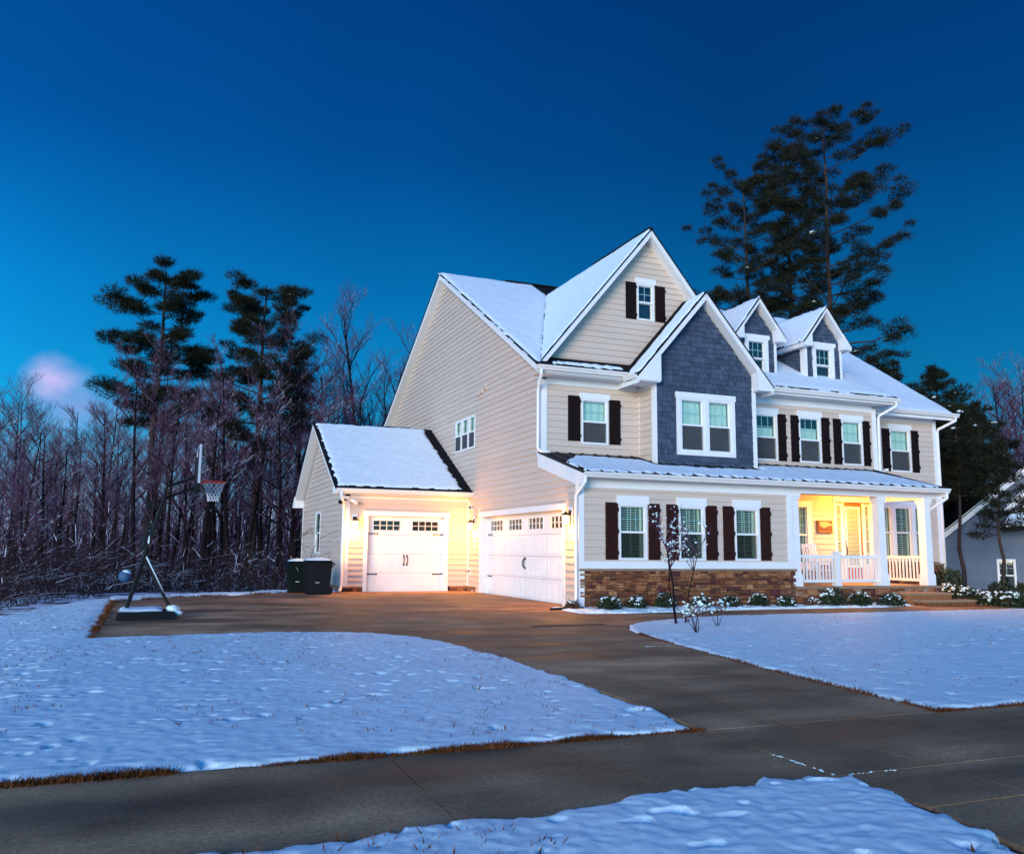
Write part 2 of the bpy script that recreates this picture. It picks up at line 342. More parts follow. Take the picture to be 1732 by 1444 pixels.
def clip(sub, cell):
    out = list(sub)
    for k in range(len(cell)):
        a = Vector(cell[k]); b = Vector(cell[(k+1) % len(cell)]); e = b-a; src = out; out = []
        side = lambda p: e.x*(p[1]-a.y)-e.y*(p[0]-a.x)
        for j in range(len(src)):
            p, q = src[j], src[(j+1) % len(src)]; sp, sq = side(p), side(q)
            if sp >= 0: out.append(p)
            if (sp >= 0) != (sq >= 0):
                t = sp/(sp-sq); out.append((p[0]+(q[0]-p[0])*t, p[1]+(q[1]-p[1])*t))
        if len(out) < 3: return []
    return out
def slab(parent, pts, thick=.1, lift=0):
    if len(pts) < 3: return
    cl = [pts[0]]
    for p in pts[1:]:
        if math.dist(p, cl[-1]) > .01: cl.append(p)
    mb = MB(); n = len(cl); c = (sum(p[0] for p in cl)/n, sum(p[1] for p in cl)/n)
    top = [(x, y, float(gz(x, y))+lift) for x, y in cl]
    mb.poly(top)
    for k in range(n):
        m = (k+1) % n; a, b = top[k], top[m]; mb.poly([(a[0], a[1], a[2]-thick), (b[0], b[1], b[2]-thick), b, a])
    mb.build('slab', M_CONC, parent)
def cell(x0, x1, y0, y1, g=.007): return [(x0+g, y0+g), (x1-g, y0+g), (x1-g, y1-g), (x0+g, y1-g)]
DRV = [(-10.72, -4.12), (-8.64, -3.88), (-7.46, -3.9), (-6.5, -4.28), (-6.0, -4.75), (-5.62, -5.5), (-5.4, -6.6), (-5.31, -7.87), (-5.33, -9.95), (-5.40, -12.4), (-5.54, -13.42),
       (-2.91, -13.42), (-2.8, -12.27), (-2.56, -10.5), (-2.11, -7.78), (-1.73, -5.87), (-1.45, -5.0), (-1.19, -4.52), (-.66, -3.8), (-.65, -1.45), (-.66, -.3), (-.30, .25), (-.02, .3), (-.02, 8.38),
       (-5.7, 8.38), (-7.25, 6.95), (-9.2, 6.0), (-10.74, 4.4)]
drive = part('driveway', None); drive['kind'] = 'structure'
xd = lambda y: -2.85+.144*(y+.7)
for y0, y1 in ((4.2, 8.6), (-.7, 4.2), (-3.9, -.7)):
    for x0, x1 in ((-11, -8.2), (-8.2, -5.2), (-5.2, -2.85), (-2.85, .2)): slab(drive, clip(DRV, cell(x0, x1, y0, y1)))
for y0, y1 in ((-7.7, -3.9), (-10.75, -7.7), (-13.44, -10.75)):
    g = .007
    slab(drive, clip(DRV, [(-11, y0+g), (xd(y0)-g, y0+g), (xd(y1)-g, y1-g), (-11, y1-g)]))
    slab(drive, clip(DRV, [(xd(y0)+g, y0+g), (2, y0+g), (2, y1-g), (xd(y1)+g, y1-g)]))
for x0, x1 in ((-5.54, -4.68), (-4.68, -2.95)):
    slab(drive, cell(x0, x1, -15.735, -14.985, .006)); slab(drive, [(x0-(.35 if x0 < -5 else 0)+.012, -17.5), (x1+(.5 if x1 > -4 else 0)-.012, -17.5), (x1-.006, -15.75), (x0+.006, -15.75)])
walk = part('sidewalk', None); walk['kind'] = 'structure'
cuts = [-18, -16.4, -14.8, -13.2, -11.0, -8.2, -6.82, -5.54, -4.68, -2.95, -1.5, 0, 1.5, 3, 4.5, 6, 8, 10, 13, 16]
for a, b in zip(cuts[:-1], cuts[1:]): slab(walk, cell(a, b, -14.98 if b > -5.6 and a < -2.9 else -15.35, -13.43, .005))
path = part('front_path', None); path['kind'] = 'structure'
PTH = [(-.64, -3.78), (-.33, -3.58), (.2, -3.3), (.79, -3.06), (1.5, -2.78), (2.37, -2.6), (5.46, -2.58), (8.3, -2.58), (11.2, -2.5), (12.2, -2.4), (12.2, -.8), (10.0, -.95), (8.6, -1.28), (4.8, -1.2), (2.9, -1.33), (.4, -1.6), (-.64, -1.44)]
for k in range(10): slab(path, clip(PTH, cell(-.66+k*1.3, .64+k*1.3, -4.2, 0, .006)))

for prnt, pl in ((drive, DRV), (drive, [(-5.56, -17.5), (-2.4, -17.5), (-2.93, -14.9), (-5.54, -14.9)]), (walk, [(-18, -15.3), (16, -15.3), (16, -13.44), (-18, -13.44)]), (path, PTH)):
    MB().poly([(x, y, float(gz(x, y))-.022) for x, y in pl]).build('joint_bedding', M_MORT, prnt)
def snow_patch(name, P, cellsz, thick, seed, bumpy=.05, pit=.8, hole=1.0, edge=.10):
    P = np.array(P, float); x0, y0 = P.min(0)-.1; x1, y1 = P.max(0)+.1
    xs = np.arange(x0, x1, cellsz); ys = np.arange(y0, y1, cellsz); X, Y = np.meshgrid(xs, ys)
    d = sdist(P, X, Y)+(fbm(X*3.3, Y*3.3, seed)-.45)*.26*edge/.1+(fbm(X*17, Y*17, seed+3)-.45)*.07
    s = np.clip(d/edge, 0, 1); s = np.sqrt(1-(1-s)**2)
    h = thick*s+(fbm(X*1.4, Y*1.4, seed+9, 3)-.45)*bumpy*.8*s+(fbm(X*6, Y*6, seed+21, 2)-.37)*bumpy*.45*s+(fbm(X*15, Y*15, seed+33, 3)-.43)*bumpy*.85*s
    pt = fbm(X*1.6, Y*1.6, seed+40, 2); pf = vnoise(X*7.0, Y*11.0, seed+55)
    m = np.clip((pf-pit)/.10, 0, 1)*np.clip((pt-.24)/.14, .25, 1)
    h -= m*hole*(thick+.03)
    Z = gz(X, Y)-.03+np.where(d > 0, np.maximum(h, -.01), -.02)
    F = grid_faces(len(ys), len(xs)); ok = (d.ravel() > -.03)[F].any(1); F = F[ok]
    used = np.unique(F); mp = np.full(X.size, -1); mp[used] = np.arange(len(used))
    V = np.stack([X, Y, Z], -1).reshape(-1, 3)[used]
    o = mobj(name, np_mesh(name, V, mp[F], M_SNOW, True)); o['kind'] = 'structure'; return o
LAWN_L = [(-5.54, -13.40), (-5.42, -12.4), (-5.36, -10.9), (-5.33, -9.3), (-5.31, -7.87), (-5.42, -6.5), (-5.62, -5.5), (-6.0, -4.75), (-6.5, -4.25), (-7.46, -3.88), (-8.64, -3.83), (-10.7, -4.1), (-10.72, 4.3), (-10.9, 5.7), (-11.4, 5.2), (-12.1, 3.3), (-12.9, .6), (-14.3, -4), (-14.6, -13.40)]
snow_patch('snow', LAWN_L, .026, .05, 11, .019, .82, .4)
LAWN_R = [(-2.86, -13.38), (-2.75, -12.27), (-2.52, -10.5), (-2.06, -7.78), (-1.70, -5.87), (-1.44, -5.0), (-1.15, -4.5), (-.60, -3.8), (-.1, -3.5), (.79, -3.1), (1.5, -2.83), (2.37, -2.64), (5.5, -2.62), (8.3, -2.62), (11.2, -2.54), (12.25, -2.45), (12.25, -.9), (11.9, -.6), (11.9, 3.3), (30, 3.3), (30, -13.38)]
snow_patch('snow', LAWN_R, .042, .05, 77, .022, .82, .4)
STRIP = [(-12.2, -15.30), (-9.25, -15.18), (-8.1, -15.05), (-7.3, -15.02), (-6.4, -14.95), (-5.75, -14.98), (-5.5, -15.08), (-5.54, -15.5), (-5.6, -15.95), (-5.75, -16.5), (-6.0, -17.5), (-12.2, -17.5)]
snow_patch('snow', STRIP, .02, .06, 31, .022, .82, .45, .12)
snow_patch('snow', [(-.72, .1), (-.6, -1.0), (-.1, -1.15), (.6, -1.5), (2.9, -1.28), (4.8, -1.15), (8.6, -1.22), (9.9, -1.0), (9.9, -.15), (0.02, -.12), (.02, .1)], .04, .07, 91, .06, .72, .9)
snow_patch('snow', [(-10.9, 5.7), (-10.74, 4.5), (-9.2, 6.06), (-7.25, 7.0), (-5.75, 8.45), (-4.35, 8.5), (-4.35, 9.3), (-6.1, 9.2), (-7.6, 7.9), (-9.4, 6.9), (-10.7, 6.1)], .05, .08, 15, .05, .8, .8)

SNOWBITS = []
rj = random.Random(3); mbj = MB()
for (x0, y0, x1, y1, cnt) in ((-5.545, -14.3, -5.545, -14.95, 34), (-5.45, -14.985, -5.0, -14.985, 18), (-2.7, -7.7, -2.12, -7.7, 24)):
    for k in range(cnt): f = rj.random()**1.3; f = 1-f if x0 == x1 else f; mbj_ = (x0+(x1-x0)*f+rj.gauss(0, .006), y0+(y1-y0)*f+rj.gauss(0, .006)); SNOWBITS.append((mbj_[0], mbj_[1], rj.uniform(.003, .012)))
def grass_fringe(name, line, n, spread, hgt, seed):
    r = np.random.default_rng(seed); L = np.array(line, float); seg = np.hypot(*(L[1:]-L[:-1]).T); cum = np.concatenate([[0], seg.cumsum()])
    t = r.random(n)*cum[-1]; k = np.clip(np.searchsorted(cum, t)-1, 0, len(seg)-1); f = (t-cum[k])/seg[k]
    keep = vnoise(t*1.3, t*0, seed) > .12; t = t[keep]; k = k[keep]; f = f[keep]; n = len(t)
    P = L[k]+(L[k+1]-L[k])*f[:, None]; P = P+r.normal(0, spread, (n, 2))
    z = gz(P[:, 0], P[:, 1])-.03; h = hgt*(.5+r.random(n))*(.55+.6*vnoise(t*2.7, t*0+3, seed+4)); a = r.random(n)*6.283; w = .006+.006*r.random(n); ln = r.normal(0, .6, (n, 2))*h[:, None]
    V = np.zeros((n, 3, 3)); V[:, 0, :2] = P-np.stack([np.cos(a), np.sin(a)], -1)*w[:, None]; V[:, 1, :2] = P+np.stack([np.cos(a), np.sin(a)], -1)*w[:, None]; V[:, :2, 2] = z[:, None]
    V[:, 2, :2] = P+ln; V[:, 2, 2] = z+h
    o = mobj(name, np_mesh(name, V.reshape(-1, 3), np.arange(n*3).reshape(-1, 3), M_BLADE), kind='stuff'); return o
o = grass_fringe('grass', [(-14, -13.44), (-9, -13.44), (-5.56, -13.43)], 26000, .020, .050, 3); tag(o, 'brown dry grass blades edging the left snowy lawn along the sidewalk', 'grass')
o = grass_fringe('grass', [(-10.7, -4.2), (-10.74, 4.4)], 2500, .03, .09, 4); tag(o, 'brown dry grass edging the driveway beside the basketball hoop', 'grass')
o = grass_fringe('grass', [(-2.95, -13.42), (12, -13.44)], 26000, .020, .050, 5); tag(o, 'brown dry grass edging the right snowy lawn along the sidewalk', 'grass')
o = grass_fringe('grass', [(-2.92, -13.4), (-2.8, -12.27), (-2.56, -10.5), (-2.11, -7.78), (-1.73, -5.87)], 3500, .018, .06, 6); tag(o, 'thin brown grass line between driveway and right snowy lawn', 'grass')
o = grass_fringe('grass', [(-10.74, 4.4), (-9.2, 6.0), (-7.25, 6.95), (-5.7, 8.4)], 2000, .03, .08, 8); tag(o, 'brown grass along the far edge of the driveway by the woods', 'grass')
def grass_tufts(name, pts, per, seed, hgt=.085):
    r = np.random.default_rng(seed); P = np.repeat(np.array(pts, float), per, 0); n = len(P); P = P+r.normal(0, .016, (n, 2))
    z = gz(P[:, 0], P[:, 1])-.03; h = hgt*(.6+.6*r.random(n)); a = r.random(n)*6.283; w = .007+.008*r.random(n); ln = r.normal(0, .5, (n, 2))*h[:, None]
    V = np.zeros((n, 3, 3)); V[:, 0, :2] = P-np.stack([np.cos(a), np.sin(a)], -1)*w[:, None]; V[:, 1, :2] = P+np.stack([np.cos(a), np.sin(a)], -1)*w[:, None]; V[:, :2, 2] = z[:, None]; V[:, 2, :2] = P+ln; V[:, 2, 2] = z+h
    return mobj(name, np_mesh(name, V.reshape(-1, 3), np.arange(n*3).reshape(-1, 3), M_BLADE), kind='stuff')
def specks(poly, box, n, seed, per, lab, hg):
    r = np.random.default_rng(seed); P = np.stack([box[0]+(box[1]-box[0])*r.random(n), box[2]+(box[3]-box[2])*r.random(n)], -1)
    P = P[(sdist(poly, P[:, 0], P[:, 1]) > .06) & (fbm(P[:, 0]*.7, P[:, 1]*.7, seed) > .36)]; tag(grass_tufts('grass', P, per, seed, hg), lab, 'grass')
specks(LAWN_L, (-14.5, -5.3, -13.4, 3), 3600, 12, 5, 'brown grass tips poking through the left snowy lawn', .072)
specks(LAWN_R, (-2.9, 12, -13.4, -2.6), 2600, 13, 4, 'brown grass tips poking through the right snowy lawn', .066)
specks(STRIP, (-10.5, -5.5, -17.3, -15), 420, 14, 6, 'brown grass tips poking through the near snow strip by the road', .085)

# ------------------------------------------------------------------ the house
house = thing('house', (0, 0, 0), 'large two-storey beige siding house with blue shake gable, stone base and lit porch', 'house')
class WF:                               # a wall frame: s along the wall, z up, o outwards
    def __init__(s, o, ax, n): s.o = Vector((o[0], o[1], 0)); s.a = Vector((ax[0], ax[1], 0)); s.n = Vector((n[0], n[1], 0))
    def p(s, t, z, o=0): v = s.o+s.a*t+s.n*o; return (v.x, v.y, z)
    def box(s, mb, s0, s1, z0, z1, o0, o1):
        P = s.p; return mb.hexa([P(s0, z0, o1), P(s1, z0, o1), P(s1, z0, o0), P(s0, z0, o0), P(s0, z1, o1), P(s1, z1, o1), P(s1, z1, o0), P(s0, z1, o0)])
    def ring(s, mb, s0, s1, z0, z1, w, o0, o1):
        s.box(mb, s0, s0+w, z0, z1, o0, o1); s.box(mb, s1-w, s1, z0, z1, o0, o1); s.box(mb, s0+w, s1-w, z0, z0+w, o0, o1); s.box(mb, s0+w, s1-w, z1-w, z1, o0, o1)
def cross(poly, z):
    out = []
    for k in range(len(poly)):
        a, b = poly[k], poly[(k+1) % len(poly)]
        if (a[1] > z) != (b[1] > z): out.append(a[0]+(b[0]-a[0])*(z-a[1])/(b[1]-a[1]))
    return sorted(out)
def siding(root, wf, poly, zb, openings=(), mat=None, ce=.178):
    w = part('wall', root); mat = mat or M_SID
    zt = max(p[1] for p in poly); zmin = min(p[1] for p in poly); z0 = zb
    while z0+ce <= zmin: z0 += ce
    while z0 < zt-.01:
        z1 = z0+ce; lo = max(z0, zmin); hi = min(z1, zt); cuts = {lo, hi}
        for p in poly:
            if lo < p[1] < hi: cuts.add(p[1])
        for a, b, c, d in openings:
            for q in (c, d):
                if lo < q < hi: cuts.add(q)
        cuts = sorted(cuts); pcs = []; off = lambda z: .004+.027*(z1-z)/ce
        for za, zc in zip(cuts[:-1], cuts[1:]):
            if zc-za < 1e-4: continue
            e = 1e-5; A = cross(poly, za+e); B = cross(poly, zc-e); mid = (za+zc)/2
            for k in range(0, min(len(A), len(B))-1, 2):
                segs = [((A[k], B[k]), (A[k+1], B[k+1]))]
                for a, b, c, d in openings:
                    if c < mid < d:
                        ns = []
                        for (la, lb), (ra, rb) in segs:
                            if b <= min(la, lb) or a >= max(ra, rb): ns.append(((la, lb), (ra, rb))); continue
                            if a > max(la, lb): ns.append(((la, lb), (a, a)))
                            if b < min(ra, rb): ns.append(((b, b), (ra, rb)))
                        segs = ns
                for (la, lb), (ra, rb) in segs:
                    mb = None
                    for q in pcs:
                        if any(min(r2, ra)-max(l2, la) > .01 and abs(t2-za) < 1e-6 for l2, r2, t2 in q[1]): mb = q[0]; q[1].append((lb, rb, zc)); break
                    if mb is None: mb = MB(); pcs.append((mb, [(lb, rb, zc)]))
                    mb.poly([wf.p(la, za, off(za)), wf.p(ra, za, off(za)), wf.p(rb, zc, off(zc)), wf.p(lb, zc, off(zc))])
                    if za == lo: mb.poly([wf.p(la, za, -.002), wf.p(ra, za, -.002), wf.p(ra, za, off(za)), wf.p(la, za, off(za))])
        for mb, q in pcs: mb.build('siding_board', mat, w)
        z0 = z1
    return w
SHAKES = []
def shakes(root, wf, poly, zb, openings=(), ce=.155, mn=.10, mx=.23):
    zt = max(p[1] for p in poly); z = zb; row = 0
    while z < zt-.02:
        e = 1e-5; A = cross(poly, max(z, min(p[1] for p in poly))+e); B = cross(poly, min(z+ce, zt)-e)
        if len(A) >= 2:
            l, r = min(A[0], B[0] if B else A[0]), max(A[-1], B[-1] if B else A[-1]); s = l-random.random()*.1
            while s < r:
                w = random.uniform(mn, mx); a, b = max(s, l), min(s+w-.011, r)
                if b-a > .03:
                    inn = any(a < q[1] and b > q[0] and z < q[3]-.03 and z+ce > q[2]+.03 for q in openings)
                    mid = (a+b)/2; za = z-random.choice([0, 0, .022, .03]); zb2 = z+ce+.01
                    # clip against the polygon's sloping sides
                    A1 = cross(poly, min(max(za, min(p[1] for p in poly)+e), zt-e)); B1 = cross(poly, min(zb2, zt-e))
                    if not inn and len(A1) >= 2:
                        la, ra = max(a, A1[0]), min(b, A1[-1])
                        lb, rb = (max(a, B1[0]), min(b, B1[-1])) if len(B1) >= 2 else (mid, mid)
                        if ra-la > .02:
                            if rb < lb: lb = rb = min(max(mid, (A1[0]+A1[-1])/2-.02), (A1[0]+A1[-1])/2+.02)
                            SHAKES.append((root, wf, la, ra, lb, rb, max(za, zb), zb2, random.uniform(.024, .042)))
                s += w
        z += ce; row += 1
def shake_mesh(mb, wf, la, ra, lb, rb, z0, z1, o):
    P = wf.p; mb.poly([P(la, z0, o), P(ra, z0, o), P(rb, z1, .006), P(lb, z1, .006)])
    mb.poly([P(la, z0, 0), P(ra, z0, 0), P(ra, z0, o), P(la, z0, o)]); mb.poly([P(la, z0, 0), P(la, z0, o), P(lb, z1, .006), P(lb, z1, 0)]); mb.poly([P(ra, z0, o), P(ra, z0, 0), P(rb, z1, 0), P(rb, z1, .006)])
STONES = []
def stones(root, wf, s0, s1, z0, z1):
    z = z0; mb = MB(); wf.box(mb, s0, s1, z0, z1, -.05, .006); mb.build('stone_backing', M_MORT, root)
    while z < z1-.02:
        bh = random.uniform(.14, .20)
        if z1-(z+bh) < .10: bh = z1-z
        s = s0
        while s < s1-.01:
            w = random.uniform(.13, .36)
            if s1-(s+w) < .12: w = s1-s
            r = random.random()
            if r < .22 and w < .34: cellz = [(z, z+bh, s, s+w)]
            else:
                n = 2 if r < .68 else 3; c = sorted(random.uniform(.3, .7) for _ in range(1)) if n == 2 else [random.uniform(.28, .38), random.uniform(.62, .72)]
                zz = [0]+c+[1]; cellz = []
                for a, b in zip(zz[:-1], zz[1:]):
                    if random.random() < .35 and w > .24:
                        m = s+w*random.uniform(.35, .65); cellz += [(z+a*bh, z+b*bh, s, m), (z+a*bh, z+b*bh, m, s+w)]
                    else: cellz.append((z+a*bh, z+b*bh, s, s+w))
            for a, b, c, d in cellz: STONES.append((root, wf, c+.005, d-.005, a+.005, b-.005, random.uniform(.018, .062)))
            s += w
        z += bh
def stone_mesh(mb, wf, s0, s1, z0, z1, o):
    P = wf.p; g = min(.012, (z1-z0)*.2); j = lambda k=.006: random.uniform(-k, k)
    i = len(mb.v); mb.v += [P(s0, z0), P(s1, z0), P(s1, z1), P(s0, z1)]
    mb.v += [P(s0+j(.003), z0+j(.003), o-.01), P(s1+j(.003), z0+j(.003), o-.01), P(s1+j(.003), z1+j(.003), o-.01), P(s0+j(.003), z1+j(.003), o-.01)]
    mb.v += [P(s0+g, z0+g, o+j()), P(s1-g, z0+g, o+j()), P(s1-g, z1-g, o+j()), P(s0+g, z1-g, o+j())]
    for a in (0, 4):
        for k in range(4): m = (k+1) % 4; mb.f.append((i+a+k, i+a+m, i+a+4+m, i+a+4+k))
    mb.f += [(i+8, i+9, i+10), (i+8, i+10, i+11)]
def window(root, wf, s0, s1, z0, z1, header=.2, style='shade', grid=(3, 2), fw=.055, hx=.06, lower='screen', over=None, shallow=False):
    w = part('window', root); a, b, c, d = s0+fw, s1-fw, z0+fw, z1-fw; m = (z0+z1)/2
    mb = MB(); wf.ring(mb, s0, s1, z0, z1, fw, -.10, -.012 if shallow else .038); mb.build('frame', M_WHT, w)
    mb = MB(); wf.ring(mb, a, b, m-.02, d, .022, -.055, -.015); wf.box(mb, a, b, m-.028, m+.024, -.075, .012); mb.build('upper_sash', M_WHT, w)
    mb = MB(); wf.ring(mb, a, b, c, m-.02, .022, -.085, -.060); mb.build('lower_sash', M_WHT, w)
    mb = MB(); mb.poly([wf.p(a, m, -.035), wf.p(b, m, -.035), wf.p(b, d, -.035), wf.p(a, d, -.035)]); mb.build('pane', M_GLS, w)
    mb = MB(); mb.poly([wf.p(a, c, -.07), wf.p(b, c, -.07), wf.p(b, m, -.07), wf.p(a, m, -.07)]); mb.build('pane', M_GLS, w)
    if grid:
        mb = MB()
        for k in range(1, grid[0]): x = a+(b-a)*k/grid[0]; wf.box(mb, x-.009, x+.009, m+.024, d, -.048, -.040)
        for k in range(1, grid[1]): z = m+(d-m)*k/grid[1]; wf.box(mb, a, b, z-.009, z+.009, -.050, -.042)
        mb.build('window_grid', M_GRID, w)
    if style == 'slats':
        mb = MB(); n = 11
        for k in range(n*2):
            z = c+(d-c)*(k+.5)/(n*2); t = (d-c)/(n*2)*.42; y = -.13
            mb.poly([wf.p(a, z-t*.55, y+.028), wf.p(b-.09, z-t*.55, y+.028), wf.p(b-.09, z+t*.55, y-.028), wf.p(a, z+t*.55, y-.028)])
        wf.box(mb, b-.09, b-.03, c, d, -.15, -.11); wf.box(mb, (a+b)/2-.012, (a+b)/2+.012, c, d, -.108, -.104); mb.build('blind', M_BLIND, w)
    elif style == 'shade':
        mb = MB(); zz = c if not over else d-(d-c)*over; mb.poly([wf.p(a, c, -.14), wf.p(b, c, -.14), wf.p(b, zz if over else d, -.14), wf.p(a, zz if over else d, -.14)]); mb.build('shade', M_SHADE, w)
    if lower == 'screen':
        mb = MB(); wf.ring(mb, a, b, c, m-.028, .012, -.02, -.008); mb.poly([wf.p(a, c, -.014), wf.p(b-.03, c, -.014), wf.p(b-.03, m-.028, -.014), wf.p(a, m-.028, -.014)]); mb.build('insect_screen', M_SCRN, w)
    elif lower == 'mesh':
        mb = MB(); mb.poly([wf.p(a, c, -.014), wf.p(b-.03, c, -.014), wf.p(b-.03, m-.028, -.014), wf.p(a, m-.028, -.014)]); mb.build('insect_screen', M_MESH, w)
    elif lower == 'half':
        mb = MB(); mb.poly([wf.p(a, c, -.16), wf.p(b, c, -.16), wf.p(b, m, -.16), wf.p(a, m, -.16)]); mb.build('lower_shade', M_SCRN, w)
    mb = MB(); wf.box(mb, s0+.01, s1-.01, z0+.01, z1-.01, -.30, -.20); mb.build('unlit_room_panel', M_DARK, w)  # black panel behind the glass paints in the unlit room
    if header: mb = MB(); wf.box(mb, s0-hx, s1+hx, z1+.002, z1+header, 0, .05); mb.build('header_trim', M_WHT, w)
    return w
def shutter(wf, s0, s1, z0, z1, battens=True, root=None, M_SHU=M_SHU):
    sh = part('shutter', root or house); n = 4; w = (s1-s0)/n
    for k in range(n): mb = MB(); wf.box(mb, s0+k*w+.003, s0+(k+1)*w-.003, z0, z1, .02, .045); mb.build('board', M_SHU, sh)
    if battens:
        for f in (.12, .5, .88): z = z0+(z1-z0)*f; mb = MB(); wf.box(mb, s0-.012, s1+.012, z-.05, z+.05, .046, .068); mb.build('batten', M_SHU, sh)
    else:
        for f in (.12, .88): z = z0+(z1-z0)*f; mb = MB(); wf.box(mb, s1-.01, s1+.03, z-.03, z+.03, .03, .055); mb.build('hinge', M_BLKM, sh)
def trim(mat=None, name='trim_board', *boxes):
    for b in boxes: MB().box(*b).build(name, mat or M_WHT, house)
def gutter(p, q, n, name='gutter', w=.13, h=.13):
    p, q, n = Vector(p), Vector(q), Vector(n); up = Vector((0, 0, 1))
    prof = [(0, 0), (w*.62, 0), (w*.74, h*.35), (w, h*.7), (w, h), (w*.88, h), (w*.85, h*.75), (0, h*.72)]
    MB().prism([p+n*a+up*b for a, b in prof], q-p).build(name, M_CRM, house)
def downspout(pts, r=.05): MB().tube(pts, r, 8).build('downspout', M_WHT, house, smooth=True)
def roof(pts, th=.05, fas=.2, name='roof', over=None):
    r = part(name, house); P = [Vector(p) for p in pts]; n = (P[1]-P[0]).cross(P[2]-P[0]); s = 1 if n.z > 0 else -1
    if s < 0: P = P[::-1]
    MB().prism([p-Vector((0, 0, th)) for p in P], (0, 0, th)).build('shingles', M_ROOF, r)
    c = sum(P, Vector())/len(P); Q = [p+(c-p).normalized()*.03-Vector((0, 0, th+fas)) for p in P]
    MB().prism(Q, (0, 0, fas-.002)).build('fascia', M_WHT, r)
    return r
def roof_snow(r, P, zf, cs=.09, thick=.045, seed=1, jag=.0, jagaxis='y', edge=.06, rag=.11):
    P = np.array(P, float); x0, y0 = P.min(0)-.1; x1, y1 = P.max(0)+.1
    xs = np.arange(x0, x1, cs); ys = np.arange(y0, y1, cs); X, Y = np.meshgrid(xs, ys)
    d = sdist(P, X, Y)+(fbm(X*5, Y*5, seed)-.45)*rag
    if jag: T = Y if jagaxis == 'y' else X; d = d-vnoise(T/.11, T*0+.5, seed+2)*jag
    s = np.clip(d/edge, 0, 1); s = np.sqrt(1-(1-s)**2); h = thick*s+(fbm(X*1.7, Y*1.7, seed+5)-.45)*.03*s+(fbm(X*8, Y*8, seed+8)-.45)*.014*s
    Z = zf(X, Y)+np.where(d > 0, h, -.012)
    F = grid_faces(len(ys), len(xs)); ok = (d.ravel() > -.01)[F].any(1); F = F[ok]; used = np.unique(F); mp = np.full(X.size, -1); mp[used] = np.arange(len(used))
    return mobj('roof_snow', np_mesh('roof_snow', np.stack([X, Y, Z], -1).reshape(-1, 3)[used], mp[F], M_RSNOW, True), r)

F0 = WF((0, 0), (1, 0), (0, -1)); S0 = WF((0, 0), (0, 1), (-1, 0)); YA = 2.47
FA = WF((0, YA), (1, 0), (0, -1)); YB = 1.55; FB = WF((0, YB), (1, 0), (0, -1)); SB = WF((3.21, 0), (0, 1), (-1, 0))
YR = 3.5; FR = WF((0, YR), (1, 0), (0, -1)); YW = 8.4; FW = WF((0, YW), (1, 0), (0, -1)); XW = -4.25; SW = WF((XW, 0), (0, 1), (-1, 0)); FG = WF((0, 2.52), (1, 0), (0, -1))
zmain = lambda x, y: 6.52+.57*(y-1.92); zright = lambda x, y: 6.45+.659*(y-3.1); zback = lambda x, y: 11.92-.58*(y-11.4)
zporch = lambda x, y: 3.33+.2766*(y+.35)
# --- walls of lapped boards
W1 = [(1.12, 1.95, 1.14, 2.57), (2.91, 3.73, 1.14, 2.57), (4.68, 5.50, 1.14, 2.57)]
siding(house, F0, [(0, 1.11), (6.6, 1.11), (6.6, 3.0), (0, 3.0)], 1.11, W1)
DD = (.84, 7.16, -.2, 2.44); TW = [(7.88, 8.50), (8.58, 9.24), (9.32, 9.98)]
siding(house, S0, [(0, -.2), (0, 3.1), (YA, 3.85), (YA, 6.35), (2.3, 6.5), (11.4, 11.72), (20.4, 6.5), (20.4, -.2)], -.2, [DD]+[(a, b, 4.80, 5.94) for a, b in TW])
UW = (1.29, 2.16, 4.40, 5.72)
siding(house, FA, [(0, 3.95), (3.21, 3.95), (3.21, 6.2), (0, 6.2)], 3.95, [UW])
siding(house, SB, [(YB, 3.75), (YA, 3.95), (YA, 6.25), (YB, 6.25)], 3.95)
U2 = [(7.36, 8.21, 4.23, 5.72), (9.07, 9.95, 4.23, 5.72), (10.81, 11.68, 4.23, 5.72)]
siding(house, FA, [(6.5, 3.9), (12.28, 3.9), (12.28, 6.2), (6.5, 6.2)], 3.95, U2)
R2 = (13.92, 14.88, 4.23, 5.74); R1 = [(13.32, 13.86), (13.96, 14.78), (14.86, 15.3)]
siding(house, FR, [(12.2, 1.1), (16.1, 1.1), (16.1, 6.2), (12.2, 6.2)], 1.1, [R2]+[(a, b, 1.2, 3.02) for a, b in R1])
siding(house, WF((12.28, 0), (0, 1), (1, 0)), [(YA, -.1), (YR, -.1), (YR, 6.2), (YA, 6.2)], -.1)
GW = (3.19, 3.79, 8.27, 9.41)
siding(house, FG, [(-.05, 6.55), (7.05, 6.55), (3.5, 10.86)], 6.72, [GW])
SD = (-3.50, -.83, -.1, 2.44)
siding(house, FW, [(XW, .16), (0, .16), (0, 3.05), (XW, 3.05)], .16, [SD])
siding(house, SW, [(YW, .16), (YW, 3.2), (13.1, 5.75), (17.0, 3.1), (17.0, .16)], .16, [(12.75, 13.85, 1.15, 2.72)])
PB = (8.55, 9.32, 1.0, 2.88); DU = (10.36, 12.0, .45, 3.04)
siding(house, FA, [(6.6, 1.0), (12.25, 1.0), (12.25, 3.2), (6.6, 3.2)], .95, [PB, DU])
MB().box(16.0, 16.1, YR+.02, 20.3, -.3, 6.3).build('end_wall', M_SID, house); MB().box(.05, 16.05, 20.3, 20.4, -.3, 6.3).build('rear_wall', M_SID, house); MB().box(XW+.02, 0, 16.9, 17.0, -.3, 3.2).build('rear_wall', M_SID, house)
MB().poly([(16.05, 3.5, 6.2), (16.05, 20.4, 6.2), (16.05, 11.4, 11.7)]).build('gable_panel', M_SID, house)
